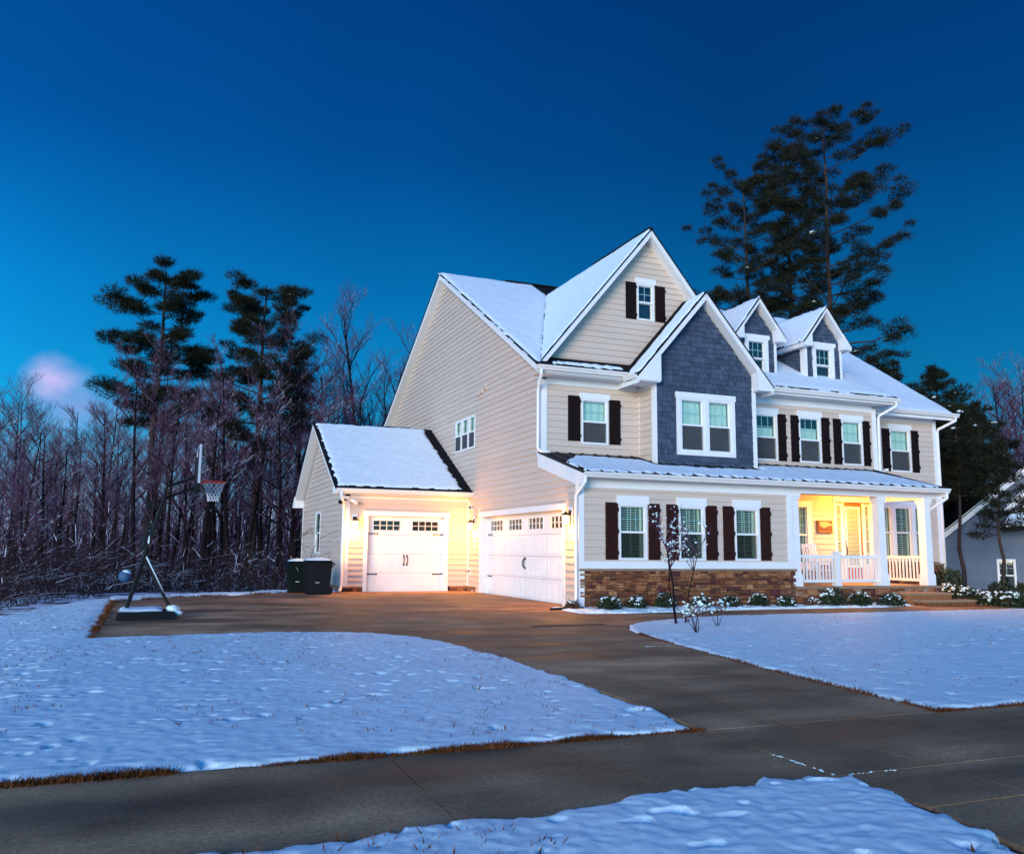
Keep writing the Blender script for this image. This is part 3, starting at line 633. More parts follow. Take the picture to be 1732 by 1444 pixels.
# --- blue shake gable and dormers
BW = (3.90, 5.92, 4.13, 5.95)
shakes(house, FB, [(3.24, 3.8), (6.56, 3.8), (6.56, 6.68), (4.82, 8.70), (3.24, 6.86)], 3.82, [BW])
DC = [(8.0, 3.1), (10.75, 3.1)]
for cx, yd in DC:
    wf = WF((0, yd), (1, 0), (0, -1)); shakes(house, wf, [(cx-.7, 6.95), (cx+.7, 6.95), (cx+.7, 8.50), (cx, 9.36), (cx-.7, 8.50)], 6.95, [(cx-.42, cx+.40, 6.98, 8.42)], .15, .12, .22)
    ws = WF((cx-.7, 0), (0, 1), (-1, 0)); shakes(house, ws, [(yd, 6.95), (yd+.12, 7.1), (5.5, 8.5), (yd, 8.45)], 6.95, (), .15, .12, .22)
    MB().box(cx-.69, cx+.69, yd+.35, 6.5, 6.8, 8.4).build('dormer_core', M_DARK, house)
    for q in ([(-.69, 6.8), (.69, 6.8), (.69, 7.08), (-.69, 7.08)], [(-.69, 7.08), (-.37, 7.08), (-.37, 8.3), (-.69, 8.3)], [(.37, 7.08), (.69, 7.08), (.69, 8.3), (.37, 8.3)], [(-.69, 8.3), (.69, 8.3), (.69, 8.5), (0, 9.34), (-.69, 8.5)]): MB().poly([(cx+x, yd+.003, z) for x, z in q]).build('dormer_backing', M_BLU, house)
    MB().poly([(cx-.695, yd+.01, 6.85), (cx-.695, 5.6, 8.45), (cx-.695, yd+.01, 8.45)]).build('dormer_backing', M_BLU, house)
for q in ([(3.24, 3.75), (6.56, 3.75), (6.56, 4.2), (3.24, 4.2)], [(3.24, 4.2), (3.96, 4.2), (3.96, 5.9), (3.24, 5.9)], [(5.86, 4.2), (6.56, 4.2), (6.56, 5.9), (5.86, 5.9)], [(3.24, 5.9), (6.56, 5.9), (6.56, 6.66), (4.82, 8.68), (3.24, 6.84)]): MB().poly([(x, YB+.003, z) for x, z in q]).build('shake_backing', M_BLU, house)
big = sorted(SHAKES, key=lambda t: -(t[3]-t[2])*(t[1].n.y < 0)); rest = {}
for k, (root, wf, la, ra, lb, rb, z0, z1, o) in enumerate(big):
    if k < 300: mb = MB(); shake_mesh(mb, wf, la, ra, lb, rb, z0, z1, o); mb.build('shake', M_BLU, house)
    else: shake_mesh(rest.setdefault(0, MB()), wf, la, ra, lb, rb, z0, z1, o)
rest[0].build('shakes', M_BLU, house, kind='stuff')
# --- stone
GB = -.16
stones(house, F0, 0.0, 6.67, GB, .865); stones(house, WF((6.67, 0), (1, 0), (0, -1)), .0, 5.35, GB, .375)
stones(house, FR, 12.28, 16.1, GB, 1.0); stones(house, FA, 6.67, 10.36, .45, .96); stones(house, FW, XW+.02, -3.6, -.05, .155); stones(house, FW, -.66, 0, -.05, .155); stones(house, S0, 7.58, YW, -.05, .155)
big = sorted(STONES, key=lambda t: (t[1] is not F0, -(t[3]-t[2])*(t[5]-t[4]))); mr = MB()
for k, (root, wf, a, b, c, d, o) in enumerate(big):
    if k < 300: mb = MB(); stone_mesh(mb, wf, a, b, c, d, o); mb.build('stone', M_STONE, house)
    else: stone_mesh(mr, wf, a, b, c, d, o)
mr.build('stones', M_STONE, house, kind='stuff')
s = 0.0
while s < 6.72:
    w = min(random.uniform(.55, .8), 6.72-s); MB().box(s-.02, s+w-.028, -.075, .03, .867, .925).build('cap_stone', M_CAP, house); s += w
s = 6.68
while s < 12.02:
    w = min(random.uniform(.3, .45), 12.03-s); MB().box(s, s+w-.006, -.09, .32, .378, .448).build('cap_stone', M_CAP, house); s += w
MB().box(12.28, 16.12, YR-.075, YR+.03, 1.002, 1.06).build('cap_stone', M_CAP, house)
# --- white trim, friezes, corner boards
trim(None, 'trim_board', (0, 6.62, -.035, 0, .926, 1.11), (.13, 6.62, -.035, 0, 2.96, 3.22), (6.44, 6.62, -.037, .02, 1.112, 2.958),
     (-.034, .13, -.036, -.001, -.14, 3.0), (-.035, -.001, -.0, .14, -.16, 3.1),
     (-.034, .20, YA-.036, YA-.001, 4.0, 6.16), (-.035, -.001, YA, YA+.13, 4.0, 6.3), (.20, 3.16, YA-.035, YA, 6.06, 6.24), (3.19, 3.235, YA-.045, YA-.002, 4.0, 6.1),
     (3.175, 3.24, YB-.034, YB-.001, 3.84, 6.28), (3.174, 3.208, YB, YB+.16, 3.84, 6.28), (3.176, 3.206, YB+.16, YA, 6.06, 6.28), (6.56, 6.70, YB-.034, YB+.1, 3.8, 6.30),
     (12.13, 12.30, YA-.036, YA, 3.95, 6.16), (6.7, 12.13, YA-.035, YA, 6.04, 6.26), (15.98, 16.13, YR-.036, YR+.0, 1.062, 6.16), (12.3, 15.98, YR-.035, YR, 6.04, 6.26), (16.10, 16.135, YR, YR+.14, -.15, 6.2),
     (XW-.034, XW+.16, YW-.036, YW-.001, .16, 3.05), (XW-.035, XW-.001, YW, YW+.1, .16, 3.1), (XW-.033, XW, 16.95, 17.03, .0, 3.1), (XW+.16, 0, YW-.034, YW, 2.98, 3.18), (-.05, -.005, YW-.05, YW-.005, .16, 2.98))
# --- windows and shutters
for a, b, c, d in W1: window(house, F0, a, b, c, d, .215, 'slats', (3, 2), lower='mesh')
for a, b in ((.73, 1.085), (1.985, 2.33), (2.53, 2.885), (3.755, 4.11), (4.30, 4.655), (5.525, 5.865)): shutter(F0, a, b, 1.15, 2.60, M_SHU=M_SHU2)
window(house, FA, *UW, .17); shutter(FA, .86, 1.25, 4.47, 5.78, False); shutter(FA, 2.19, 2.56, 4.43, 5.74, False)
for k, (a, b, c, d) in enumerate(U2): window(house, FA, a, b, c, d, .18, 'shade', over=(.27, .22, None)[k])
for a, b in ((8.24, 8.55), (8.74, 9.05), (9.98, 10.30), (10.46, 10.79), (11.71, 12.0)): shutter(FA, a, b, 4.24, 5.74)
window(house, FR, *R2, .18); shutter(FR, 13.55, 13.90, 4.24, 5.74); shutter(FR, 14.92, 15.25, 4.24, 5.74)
for a, b in R1: window(house, FR, a, b, 1.2, 3.02, 0, 'slats', (2 if b-a > .7 else 1, 3), lower='none')
mb = MB(); FR.box(mb, 13.2, 15.4, 3.022, 3.2, 0, .05)
for a, b in ((13.86, 13.96), (14.78, 14.86), (13.2, 13.32), (15.3, 15.4)): FR.box(mb, a, b, 1.1, 3.02, 0, .045)
mb.build('window_surround', M_WHT, house)
for a, b in ((4.02, 4.85), (4.96, 5.80)): window(house, FB, a, b, 4.24, 5.80, 0)
mb = MB(); FB.box(mb, 3.90, 4.02, 4.13, 5.80, 0, .05); FB.box(mb, 5.80, 5.92, 4.13, 5.80, 0, .05); FB.box(mb, 4.85, 4.96, 4.24, 5.80, 0, .05); FB.box(mb, 4.02, 5.80, 4.13, 4.24, 0, .05); FB.box(mb, 3.87, 5.95, 5.80, 5.97, 0, .06); mb.build('window_surround', M_WHT, house)
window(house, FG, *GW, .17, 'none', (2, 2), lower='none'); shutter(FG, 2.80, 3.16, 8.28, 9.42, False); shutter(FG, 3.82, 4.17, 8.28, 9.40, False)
for a, b in TW: window(house, WF((-.045, 0), (0, 1), (-1, 0)), a, b, 4.80, 5.94, 0, 'shade', (2, 2), .06, shallow=True)
window(house, WF((XW-.045, 0), (0, 1), (-1, 0)), 12.75, 13.85, 1.15, 2.72, 0, 'none', (2, 2), .07, lower='none', shallow=True)
for cx, yd in DC:
    wf = WF((0, yd), (1, 0), (0, -1)); window(house, wf, cx-.36, cx+.36, 7.06, 8.26, 0, 'none', (3, 2), .05, lower='none')
    mb = MB(); wf.ring(mb, cx-.46, cx+.46, 6.98, 8.30, .10, 0, .045); wf.box(mb, cx-.52, cx+.52, 8.30, 8.44, 0, .055); mb.build('window_surround', M_WHT, house)
    for sx in (-1, 1): MB().box(cx+sx*.70-(.005 if sx > 0 else .09), cx+sx*.70+(.09 if sx > 0 else .005), yd-.04, yd+.10, 6.9, 8.45).build('trim_board', M_WHT, house)
    MB().box(cx-.78, cx-.71, yd+.10, 5.3, 8.22, 8.45).build('trim_board', M_WHT, house); MB().box(cx-.74, cx-.705, yd+.1, yd+.26, 6.9, 8.22).build('trim_board', M_WHT, house)
# --- roofs
r = roof([(-.35, 1.92, 6.52), (12.75, 1.92, 6.52), (12.75, 11.4, 11.92), (-.35, 11.4, 11.92)])
roof_snow(r, [(-.31, 1.98), (-.16, 2.1), (3.52, 9.97), (3.52, 11.3), (1.6, 11.37), (-.31, 11.40)], zmain, .09, .05, 3)
roof_snow(r, [(.0, 1.93), (2.5, 1.93), (2.5, 2.20), (.3, 2.22)], zmain, .04, .05, 4, .12, 'x')
roof_snow(r, [(6.6, 1.97), (12.72, 1.97), (12.72, 11.38), (6.6, 11.38)], zmain, .09, .05, 5)
r = roof([(12.75, 2.95, zright(0, 2.95)), (16.55, 2.95, zright(0, 2.95)), (16.55, 11.4, 11.92), (12.75, 11.4, 11.92)]); roof_snow(r, [(12.7, 3.0), (16.5, 3.0), (16.5, 11.38), (12.7, 11.38)], zright, .09, .05, 6)
MB().poly([(12.755, 1.95, 6.5), (12.755, 2.95, 6.3), (12.755, 8.9, 10.35)]).build('roof_cheek', M_ROOF, house)
r = roof([(-.35, 11.4, 11.92), (16.55, 11.4, 11.92), (16.55, 20.8, 6.47), (-.35, 20.8, 6.47)])
zgl = lambda x, y: 11.06-1.208*np.abs(x-3.5)
r = roof([(-.2, 2.1, 6.59), (3.5, 2.1, 11.06), (3.5, 9.9, 11.06)]); roof_snow(r, [(-.10, 2.16), (3.5, 2.16), (3.5, 9.85)], zgl, .06, .055, 7, 0, edge=.05)
r = roof([(7.2, 2.1, 6.59), (3.5, 2.1, 11.06), (3.5, 9.9, 11.06)]); roof_snow(r, [(7.1, 2.16), (3.5, 2.16), (3.5, 9.85)], zgl, .06, .055, 8)
MB().box(3.42, 3.58, 2.12, 5.9, 11.05, 11.09).build('ridge_cap', M_ROOF, house); MB().box(2.4, 5.6, 11.32, 11.48, 11.93, 11.985).build('ridge_cap', M_ROOF, house); MB().box(-1.9, -.9, 13.02, 13.18, 6.03, 6.07).build('ridge_vent', M_ROOF, house)
BX, BHW, BZ, BE = 4.80, 2.35, 9.0, 6.3; zbl = lambda x, y: BZ-(BZ-BE)/BHW*np.abs(x-BX)
r = roof([(BX-BHW, 1.2, BE), (BX, 1.2, BZ), (BX, 2.6, BZ), (BX-BHW, 2.6, BE)]); roof_snow(r, [(BX-BHW+.05, 1.26), (BX, 1.26), (BX, 2.16), (BX-BHW+.05, 2.05)], zbl, .035, .05, 9, .10, 'x')
r = roof([(BX+BHW, 1.2, BE), (BX, 1.2, BZ), (BX, 6.3, BZ), (BX+BHW, 1.7, BE)]); roof_snow(r, [(BX+BHW-.1, 1.26), (BX, 1.26), (BX, 6.2), (BX+BHW-.1, 1.7)], zbl, .07, .05, 10)
for sx in (-1, 1):
    x0, x1 = BX+sx*BHW, (3.21 if sx < 0 else 6.58); zz = lambda x: float(zbl(x, 0))-.06
    MB().prism([(x0, 1.205, 6.16), (x1, 1.205, 6.16), (x1, 1.205, zz(x1)), (x0, 1.205, zz(x0))], (0, .34, 0)).build('cornice_return', M_WHT, house)
for cx, yd in DC:
    h, ez, rz_ = 1.0, 8.36, 9.66; zd = lambda x, y, cx=cx: 9.66-1.3*np.abs(x-cx)
    for sx in (-1, 1):
        r = roof([(cx+sx*h, yd-.3, ez), (cx, yd-.3, rz_), (cx, 7.42, rz_), (cx+sx*h, 5.14, ez)], .035, .15); roof_snow(r, [(cx+sx*(h-.04), yd-.25), (cx, yd-.25), (cx, 7.3), (cx+sx*(h-.04), 5.1)], zd, .05, .045, 20+sx, 0)
        x0, x1 = cx+sx*h, cx+sx*.66
        MB().prism([(x0, yd-.295, 8.22), (x1, yd-.295, 8.22), (x1, yd-.295, float(zd(x1, 0))-.05), (x0, yd-.295, ez-.04)], (0, .29, 0)).build('cornice_return', M_WHT, house)
# porch roof: standing seam metal
r = part('porch_roof', house)
MB().prism([(-.06, -.35, 3.29), (12.15, -.35, 3.29), (12.15, YA+.0, 4.07), (-.06, YA, 4.07)], (0, 0, .04)).build('metal_sheet', M_MTL, r)
for k in range(31):
    x = .1+k*.4; MB().bar((x, -.36, 3.345), (x, YA, zporch(0, YA)+.012), .02, .04).build('seam', M_MTL, r)
roof_snow(r, [(.35, 1.55), (-.02, .9), (.02, -.32), (12.1, -.32), (12.1, .3), (11.6, 2.1), (6.8, 2.12), (6.6, 1.2), (3.1, 1.2), (2.9, 1.95), (1.0, 2.05)], zporch, .05, .045, 41, .22, 'x', rag=.2)
MB().prism([(-.065, -.36, 3.02), (-.065, -.36, 3.28), (-.065, YA, 4.06), (-.065, YA, 3.68), (-.065, -.05, 3.0)], (.06, 0, 0)).build('rake_board', M_WHT, house)
MB().prism([(12.09, -.36, 3.05), (12.09, -.36, 3.28), (12.09, YA, 4.06), (12.09, YA, 3.68)], (.06, 0, 0)).build('rake_board', M_WHT, house)
MB().box(-.05, 12.1, -.34, -.036, 3.18, 3.21).build('soffit', M_SOF, house)
# other soffits
trim(M_SOF, 'soffit', (-.3, 3.0, 1.94, YA-.036, 6.24, 6.262), (6.6, 12.72, 1.94, YA-.036, 6.262, 6.285), (12.3, 16.5, 2.97, YR-.036, 6.262, 6.285), (XW-.3, .0, 8.02, YW-.036, 3.16, 3.185), (2.5, 3.19, 1.22, 2.0, 6.13, 6.155))
# gutters and downspouts
gutter((-.36, 1.92, 6.33), (2.55, 1.92, 6.33), (0, -1, 0)); gutter((2.45, 1.90, 6.21), (2.45, 1.25, 6.21), (-1, 0, 0), w=.11); gutter((7.0, 1.92, 6.33), (12.8, 1.92, 6.33), (0, -1, 0)); gutter((12.45, 2.95, 6.23), (16.62, 2.95, 6.23), (0, -1, 0))
gutter((-.08, -.35, 3.19), (12.2, -.35, 3.19), (0, -1, 0)); gutter((-4.62, 8.03, 3.14), (.02, 8.03, 3.14), (0, -1, 0))
downspout([(-.24, 1.84, 6.34), (-.24, 1.84, 6.22), (-.10, 2.30, 5.98), (-.09, 2.40, 5.85), (-.09, 2.40, 4.20), (-.05, 2.28, 4.10), (.18, 2.15, 4.08)])
downspout([(-.03, -.42, 3.2), (-.03, -.42, 3.08), (-.085, -.10, 2.82), (-.09, -.02, 2.75), (-.09, -.02, .06), (-.12, -.12, -.0), (-.16, -.26, -.02)])
downspout([(12.62, 1.84, 6.34), (12.62, 1.84, 6.22), (12.38, 2.36, 5.95), (12.37, 2.40, 5.85), (12.34, 2.40, 4.1), (12.40, 2.28, 4.0)])
downspout([(16.45, 2.87, 6.24), (16.45, 2.87, 6.12), (16.19, 3.42, 5.85), (16.18, 3.46, 5.75), (16.18, 3.46, .1)])
downspout([(12.08, -.42, 3.2), (12.08, -.42, 3.05), (11.97, -.05, 2.80), (11.93, .33, 2.62), (11.93, .36, 2.5), (11.93, .36, .5)])
downspout([(-4.45, 7.95, 3.15), (-4.45, 7.95, 3.0), (-4.32, 8.26, 2.72), (-4.30, 8.32, 2.6), (-4.30, 8.32, .18), (-4.34, 8.22, .06), (-4.42, 8.05, .03)])
# wing roof
zwf = lambda x, y: 3.30+(6.05-3.30)/(13.1-8.03)*(y-8.03)
r = roof([(-4.65, 8.03, 3.30), (.0, 8.03, 3.30), (.0, 13.1, 6.05), (-4.65, 13.1, 6.05)], .05, .16); roof_snow(r, [(-4.58, 8.10), (-.30, 8.10), (-.32, 13.06), (-4.6, 13.06)], zwf, .06, .05, 55, .16, 'y')
r = roof([(-4.65, 13.1, 6.05), (.0, 13.1, 6.05), (.0, 17.35, 3.20), (-4.65, 17.35, 3.20)], .05, .16)
MB().prism([(-4.66, 16.9, 3.0), (-4.66, 17.36, 3.0), (-4.66, 17.36, 3.16), (-4.66, 16.9, 3.46)], (.4, 0, 0)).build('cornice_return', M_WHT, house)
MB().prism([(-4.66, 8.02, 3.10), (-4.66, 8.42, 3.10), (-4.66, 8.42, 3.32), (-4.66, 8.02, 3.12)], (.4, 0, 0)).build('cornice_return', M_WHT, house)

# --- garage doors
def garage_door(wf, s0, s1, z0, z1, rec, bays, handles):
    g = part('garage_door', house); h = (z1-z0)/4; bw = (s1-s0)/bays
    for k in range(4):
        a, b = z0+k*h+.004, z0+(k+1)*h-.004; mb = MB(); pass
        if k < 3:
            wf.box(mb, s0, s1, a, b, -rec-.05, -rec)
            for j in range(bays*2):
                u0 = s0+j*bw/2+bw*.055; u1 = s0+(j+1)*bw/2-bw*.055; n = 6
                wf.ring(mb, u0, u1, a+.07, b-.07, .014, -rec, -rec+.008)
                for q in range(1, n): x = u0+(u1-u0)*q/n; wf.box(mb, x-.004, x+.004, a+.09, b-.09, -rec, -rec+.006)
            mb.build('panel', M_WHT, g)
        else:
            wa, wb = a+.15, b-.14
            wf.box(mb, s0, s1, a, wa, -rec-.05, -rec); wf.box(mb, s0, s1, wb, b, -rec-.05, -rec); e = s0
            for j in range(bays):
                u0 = s0+j*bw+bw*.16; u1 = s0+(j+1)*bw-bw*.16
                wf.box(mb, e, u0, wa, wb, -rec-.05, -rec); e = u1
            wf.box(mb, e, s1, wa, wb, -rec-.05, -rec); pn = mb.build('panel', M_WHT, g)
            for j in range(bays):
                u0 = s0+j*bw+bw*.16; u1 = s0+(j+1)*bw-bw*.16
                m2 = MB(); wf.ring(m2, u0-.03, u1+.03, wa-.03, wb+.03, .035, -rec, -rec+.014)
                for q in range(1, 4): x = u0+(u1-u0)*q/4; wf.box(m2, x-.009, x+.009, wa, wb, -rec-.02, -rec+.008)
                wf.box(m2, u0, u1, (wa+wb)/2-.009, (wa+wb)/2+.009, -rec-.02, -rec+.007); m2.build('window_grid', M_WHT, g)
                m2 = MB(); m2.poly([wf.p(u0, wa, -rec-.025), wf.p(u1, wa, -rec-.025), wf.p(u1, wb, -rec-.025), wf.p(u0, wb, -rec-.025)]); m2.build('pane', M_GLS, g)
                m2 = MB(); wf.box(m2, u0-.02, u1+.02, wa-.02, wb+.02, -rec-.30, -rec-.25); m2.build('unlit_room_panel', M_DARK, g)  # dark board, coloured as the garage's inner darkness
    for x, d in ((s0+.02, 1), (s1-.02, -1)):
        for z in (z0+h*.93, z0+h*3.02+.03):
            mb = MB(); wf.box(mb, min(x, x+d*.36), max(x, x+d*.36), z-.016, z+.016, -rec+.002, -rec+.016); wf.box(mb, x+d*.34-.02, x+d*.34+.02, z-.022, z+.022, -rec+.002, -rec+.012); mb.build('strap_hinge', M_BLKM, g)
    for d in (-.055, .055):
        c = (s0+s1)/2+d; mb = MB(); mb.tube([wf.p(c, z0+h*1.45, -rec+.01), wf.p(c, z0+h*1.52, -rec+.06), wf.p(c, z0+h*1.78, -rec+.06), wf.p(c, z0+h*1.88, -rec+.01)], .013, 6)
        for z in (1.43, 1.90): wf.box(mb, c-.025, c+.025, z0+h*z-.03, z0+h*z+.03, -rec+.001, -rec+.012)
        mb.build('handle', M_BLKM, g)
    # jambs and casing
    mb = MB(); t = .02; wf.box(mb, s0-t, s0, z0-.1, z1, -rec-.05, .0); wf.box(mb, s1, s1+t, z0-.1, z1, -rec-.05, 0); wf.box(mb, s0-t, s1+t, z1, z1+t, -rec-.05, 0); mb.build('jamb', M_WHT, g)
    mb = MB(); c = .12; wf.box(mb, s0-c, s0, z0-.1, z1, 0, .045); wf.box(mb, s1, s1+c, z0-.1, z1, 0, .045); wf.box(mb, s0-c-.04, s1+c+.04, z1, z1+.155, 0, .055); mb.build('casing', M_WHT, g)
    return g
garage_door(FW, -3.48, -.85, -.02, 2.43, .12, 2, True)
garage_door(S0, .90, 7.10, -.035, 2.43, .22, 4, True)
MB().box(.0, .25, .9, 7.1, -.2, -.04).build('threshold', M_CONC, house); MB().box(-3.5, -.8, YW-.02, YW+.2, -.2, -.022).build('threshold', M_CONC, house)
MB().box(-4.2, -.05, YW+.45, YW+.5, 0, 3).build('garage_dark', M_DARK, house)

# --- porch
MB().box(6.67, 12.05, -.02, YA, .2, .445).build('porch_floor', M_FLOOR, house); MB().box(12.0, 12.04, -.02, YA, -.2, .4).build('porch_side', M_MORT, house)
MB().box(6.64, 12.1, .0, YA, 3.22, 3.25).build('porch_ceiling', M_WHT, house)
MB().box(6.62, 12.08, -.035, .28, 3.03, 3.2).build('porch_beam', M_WHT, house); MB().box(11.83, 12.08, .28, YA, 3.03, 3.2).build('porch_beam', M_WHT, house)
for cx in (6.77, 9.92, 11.72):
    c = part('column', house); MB().hexa([(cx-.135, -.0, .46), (cx+.135, -.0, .46), (cx+.135, .27, .46), (cx-.135, .27, .46), (cx-.118, .017, 2.9), (cx+.118, .017, 2.9), (cx+.118, .253, 2.9), (cx-.118, .253, 2.9)]).build('shaft', M_WHT, c)
    MB().box(cx-.16, cx+.16, -.025, .295, .45, .76).box(cx-.148, cx+.148, -.013, .283, .76, .79).build('base', M_WHT, c); MB().box(cx-.145, cx+.145, -.012, .282, 2.86, 2.93).box(cx-.165, cx+.165, -.03, .30, 2.93, 3.03).build('capital', M_WHT, c)
def railing(p, q, n):
    g = part('railing', house); p, q = Vector(p), Vector(q)
    MB().bar(p+Vector((0, 0, 1.29)), q+Vector((0, 0, 1.29)), .07, .05).bar(p+Vector((0, 0, 1.25)), q+Vector((0, 0, 1.25)), .045, .045).build('top_rail', M_WHT, g); MB().bar(p+Vector((0, 0, .59)), q+Vector((0, 0, .59)), .05, .075).build('bottom_rail', M_WHT, g)
    for k in range(n): a = p.lerp(q, (k+.5)/n); MB().box(a.x-.019, a.x+.019, a.y-.019, a.y+.019, .62, 1.24).build('baluster', M_WHT, g)
railing((6.92, .13, 0), (8.17, .13, 0), 11); railing((8.37, .13, 0), (9.77, .13, 0), 12); railing((11.72, .30, 0), (11.72, YA-.03, 0), 16)
nw = part('newel_post', house); MB().box(8.2, 8.34, .06, .2, .45, 1.36).build('post', M_WHT, nw); MB().box(8.165, 8.375, .025, .235, 1.36, 1.40).box(8.18, 8.36, .04, .22, 1.40, 1.425).build('post_cap', M_WHT, nw); MB().box(8.17, 8.37, .03, .23, .449, .53).build('post_base', M_WHT, nw)
st = part('porch_steps', house)
MB().box(10.02, 11.62, -.78, -.03, -.16, .21).build('step', M_STONE, st); MB().box(9.98, 11.66, -.82, -.095, .212, .27).build('tread', M_CAP, st); MB().box(10.15, 12.0, -1.25, -.79, -.16, .03).build('step', M_STONE, st); MB().box(10.1, 12.05, -1.29, -.80, .032, .09).build('tread', M_CAP, st)
window(house, FA, *PB, .0, 'slats', (3, 3), lower='half'); mb = MB(); FA.ring(mb, 8.42, 9.45, .87, 3.0, .13, 0, .045); mb.build('window_surround', M_WHT, house)
ed = part('entry_door', house)
mb = MB(); FA.box(mb, 10.80, 11.56, .55, 3.0, -.10, -.05); mb.build('door_slab', M_DOOR, ed)
mb = MB(); FA.ring(mb, 10.86, 11.48, .92, 2.88, .07, -.05, -.03); mb.build('glass_frame', M_WHT, ed)
mb = MB()
for k in range(44): z = .99+k*.0424; mb.poly([FA.p(10.93, z, -.036), FA.p(11.41, z, -.036), FA.p(11.41, z+.026, -.047), FA.p(10.93, z+.026, -.047)])
mb.build('blind', M_BLIND, ed); mb = MB(); mb.poly([FA.p(10.93, .99, -.032), FA.p(11.41, .99, -.032), FA.p(11.41, 2.81, -.032), FA.p(10.93, 2.81, -.032)]); mb.build('pane', M_GLS, ed)
mb = MB(); mb.tube([FA.p(10.85, 1.30, -.04), FA.p(10.85, 1.32, .02), FA.p(10.85, 1.55, .02), FA.p(10.85, 1.62, -.04)], .018, 6); FA.box(mb, 10.825, 10.875, 1.60, 1.78, -.05, -.03); mb.build('handle', M_BLKM, ed)
for a, b in ((10.44, 10.76), (11.62, 11.94)):
    mb = MB(); FA.box(mb, a, b, .55, .95, -.1, -.04); FA.ring(mb, a, b, .95, 2.98, .075, -.1, -.03)
    for z in (1.35, 1.75, 2.15, 2.55): FA.box(mb, a+.07, b-.07, z-.012, z+.012, -.08, -.035)
    mb.build('sidelight_frame', M_WHT, ed); mb = MB()
    for k in range(44): z = 1.02+k*.043; mb.poly([FA.p(a+.075, z, -.064), FA.p(b-.075, z, -.064), FA.p(b-.075, z+.026, -.077), FA.p(a+.075, z+.026, -.077)])
    mb.build('blind', M_BLIND, ed); mb = MB(); mb.poly([FA.p(a+.07, 1.0, -.055), FA.p(b-.07, 1.0, -.055), FA.p(b-.07, 2.92, -.055), FA.p(a+.07, 2.92, -.055)]); mb.build('pane', M_GLS, ed)
mb = MB(); FA.box(mb, 10.36, 10.44, .45, 3.02, -.1, .04); FA.box(mb, 11.94, 12.02, .45, 3.02, -.1, .04); FA.box(mb, 10.76, 10.80, .45, 3.0, -.1, 0); FA.box(mb, 11.56, 11.62, .45, 3.0, -.1, 0); FA.box(mb, 10.32, 12.06, 3.02, 3.18, -.05, .05); FA.box(mb, 10.44, 11.94, .45, .55, -.12, .02); mb.build('door_frame', M_WHT, ed)
mb = MB(); FA.box(mb, 10.3, 12.05, .45, 3.1, -.35, -.3); mb.build('unlit_room_panel', M_DARK, ed)  # dark sheet painted as the unlit hall behind the door glass

# ------------------------------------------------------------------ lamps and small fittings on the house
def lantern(p, n, label, power):
    n = Vector(n); t = thing('wall_lantern', p, label, 'wall lamp', 'wall lanterns beside the garage doors'); P = Vector(p); a = Vector((-n.y, n.x, 0)); up = Vector((0, 0, 1))
    def bx(name, m, s0, s1, z0, z1, o0, o1):
        q = lambda s, z, o: P+a*s+up*z+n*o
        MB().hexa([q(s0, z0, o1), q(s1, z0, o1), q(s1, z0, o0), q(s0, z0, o0), q(s0, z1, o1), q(s1, z1, o1), q(s1, z1, o0), q(s0, z1, o0)]).build(name, m, t)
    bx('mounting_block', M_WHT, -.10, .10, -.24, .30, 0.02, .045); bx('backplate', M_BRNZ, -.065, .065, -.17, .22, .046, .065); bx('arm', M_BRNZ, -.015, .015, .12, .15, .065, .17)
    c = P+n*.17
    MB().lathe(c+up*.09, [(.12, 0), (.115, .015), (.05, .06), (.02, .08), (.012, .11)], 14).build('hood', M_BRNZ, t, smooth=True)
    MB().lathe(c-up*.15, [(.02, 0), (.075, .005), (.085, .02), (.085, .22), (.02, .225)], 14).build('glass_shade', M_LGLOW, t, smooth=True)
    MB().lathe(c-up*.18, [(.03, 0), (.08, .02), (.08, .035)], 14).build('base_ring', M_BRNZ, t, smooth=True)
    MB().lathe(c-up*.10, [(.012, 0), (.034, .03), (.042, .07), (.034, .11), (.014, .14)], 12).build('bulb', M_BULB, t, smooth=True)
    ld = bpy.data.lights.new('lantern_light', 'POINT'); ld.energy = power; ld.color = WARM; ld.shadow_soft_size = .10
    lo = bpy.data.objects.new('lantern_light', ld); COL.objects.link(lo); lo.parent = t; lo.location = (c-P)-up*.24+n*.08
    return t
LP = 140
lantern((-3.93, YW-.02, 2.17), (0, -1, 0), 'lit bronze wall lantern left of the single garage door', LP)
lantern((-.02, 7.72, 2.17), (-1, 0, 0), 'lit bronze wall lantern in the corner between the two garage doors', LP*1.1)
lantern((-.02, .38, 2.17), (-1, 0, 0), 'lit bronze wall lantern right of the double garage door by the front corner', LP)
t = thing('porch_light', (10.75, 1.15, 3.22), 'lit flush ceiling lamp under the porch roof above the entry door', 'ceiling lamp')
MB().lathe((10.75, 1.15, 3.17), [(.16, .05), (.17, .0), (.15, -.012)], 18).build('mount_ring', M_BRNZ, t, smooth=True); MB().lathe((10.75, 1.15, 3.06), [(.02, 0), (.10, .02), (.14, .07), (.145, .10)], 18).build('glass_bowl', emis('bowl_glow', (1, .62, .22), 14), t, smooth=True)
ld = bpy.data.lights.new('porch_lamp_light', 'POINT'); ld.energy = 320; ld.color = WARM; ld.shadow_soft_size = .13; lo = bpy.data.objects.new('porch_lamp_light', ld); COL.objects.link(lo); lo.parent = t; lo.location = (0, 0, -.28)
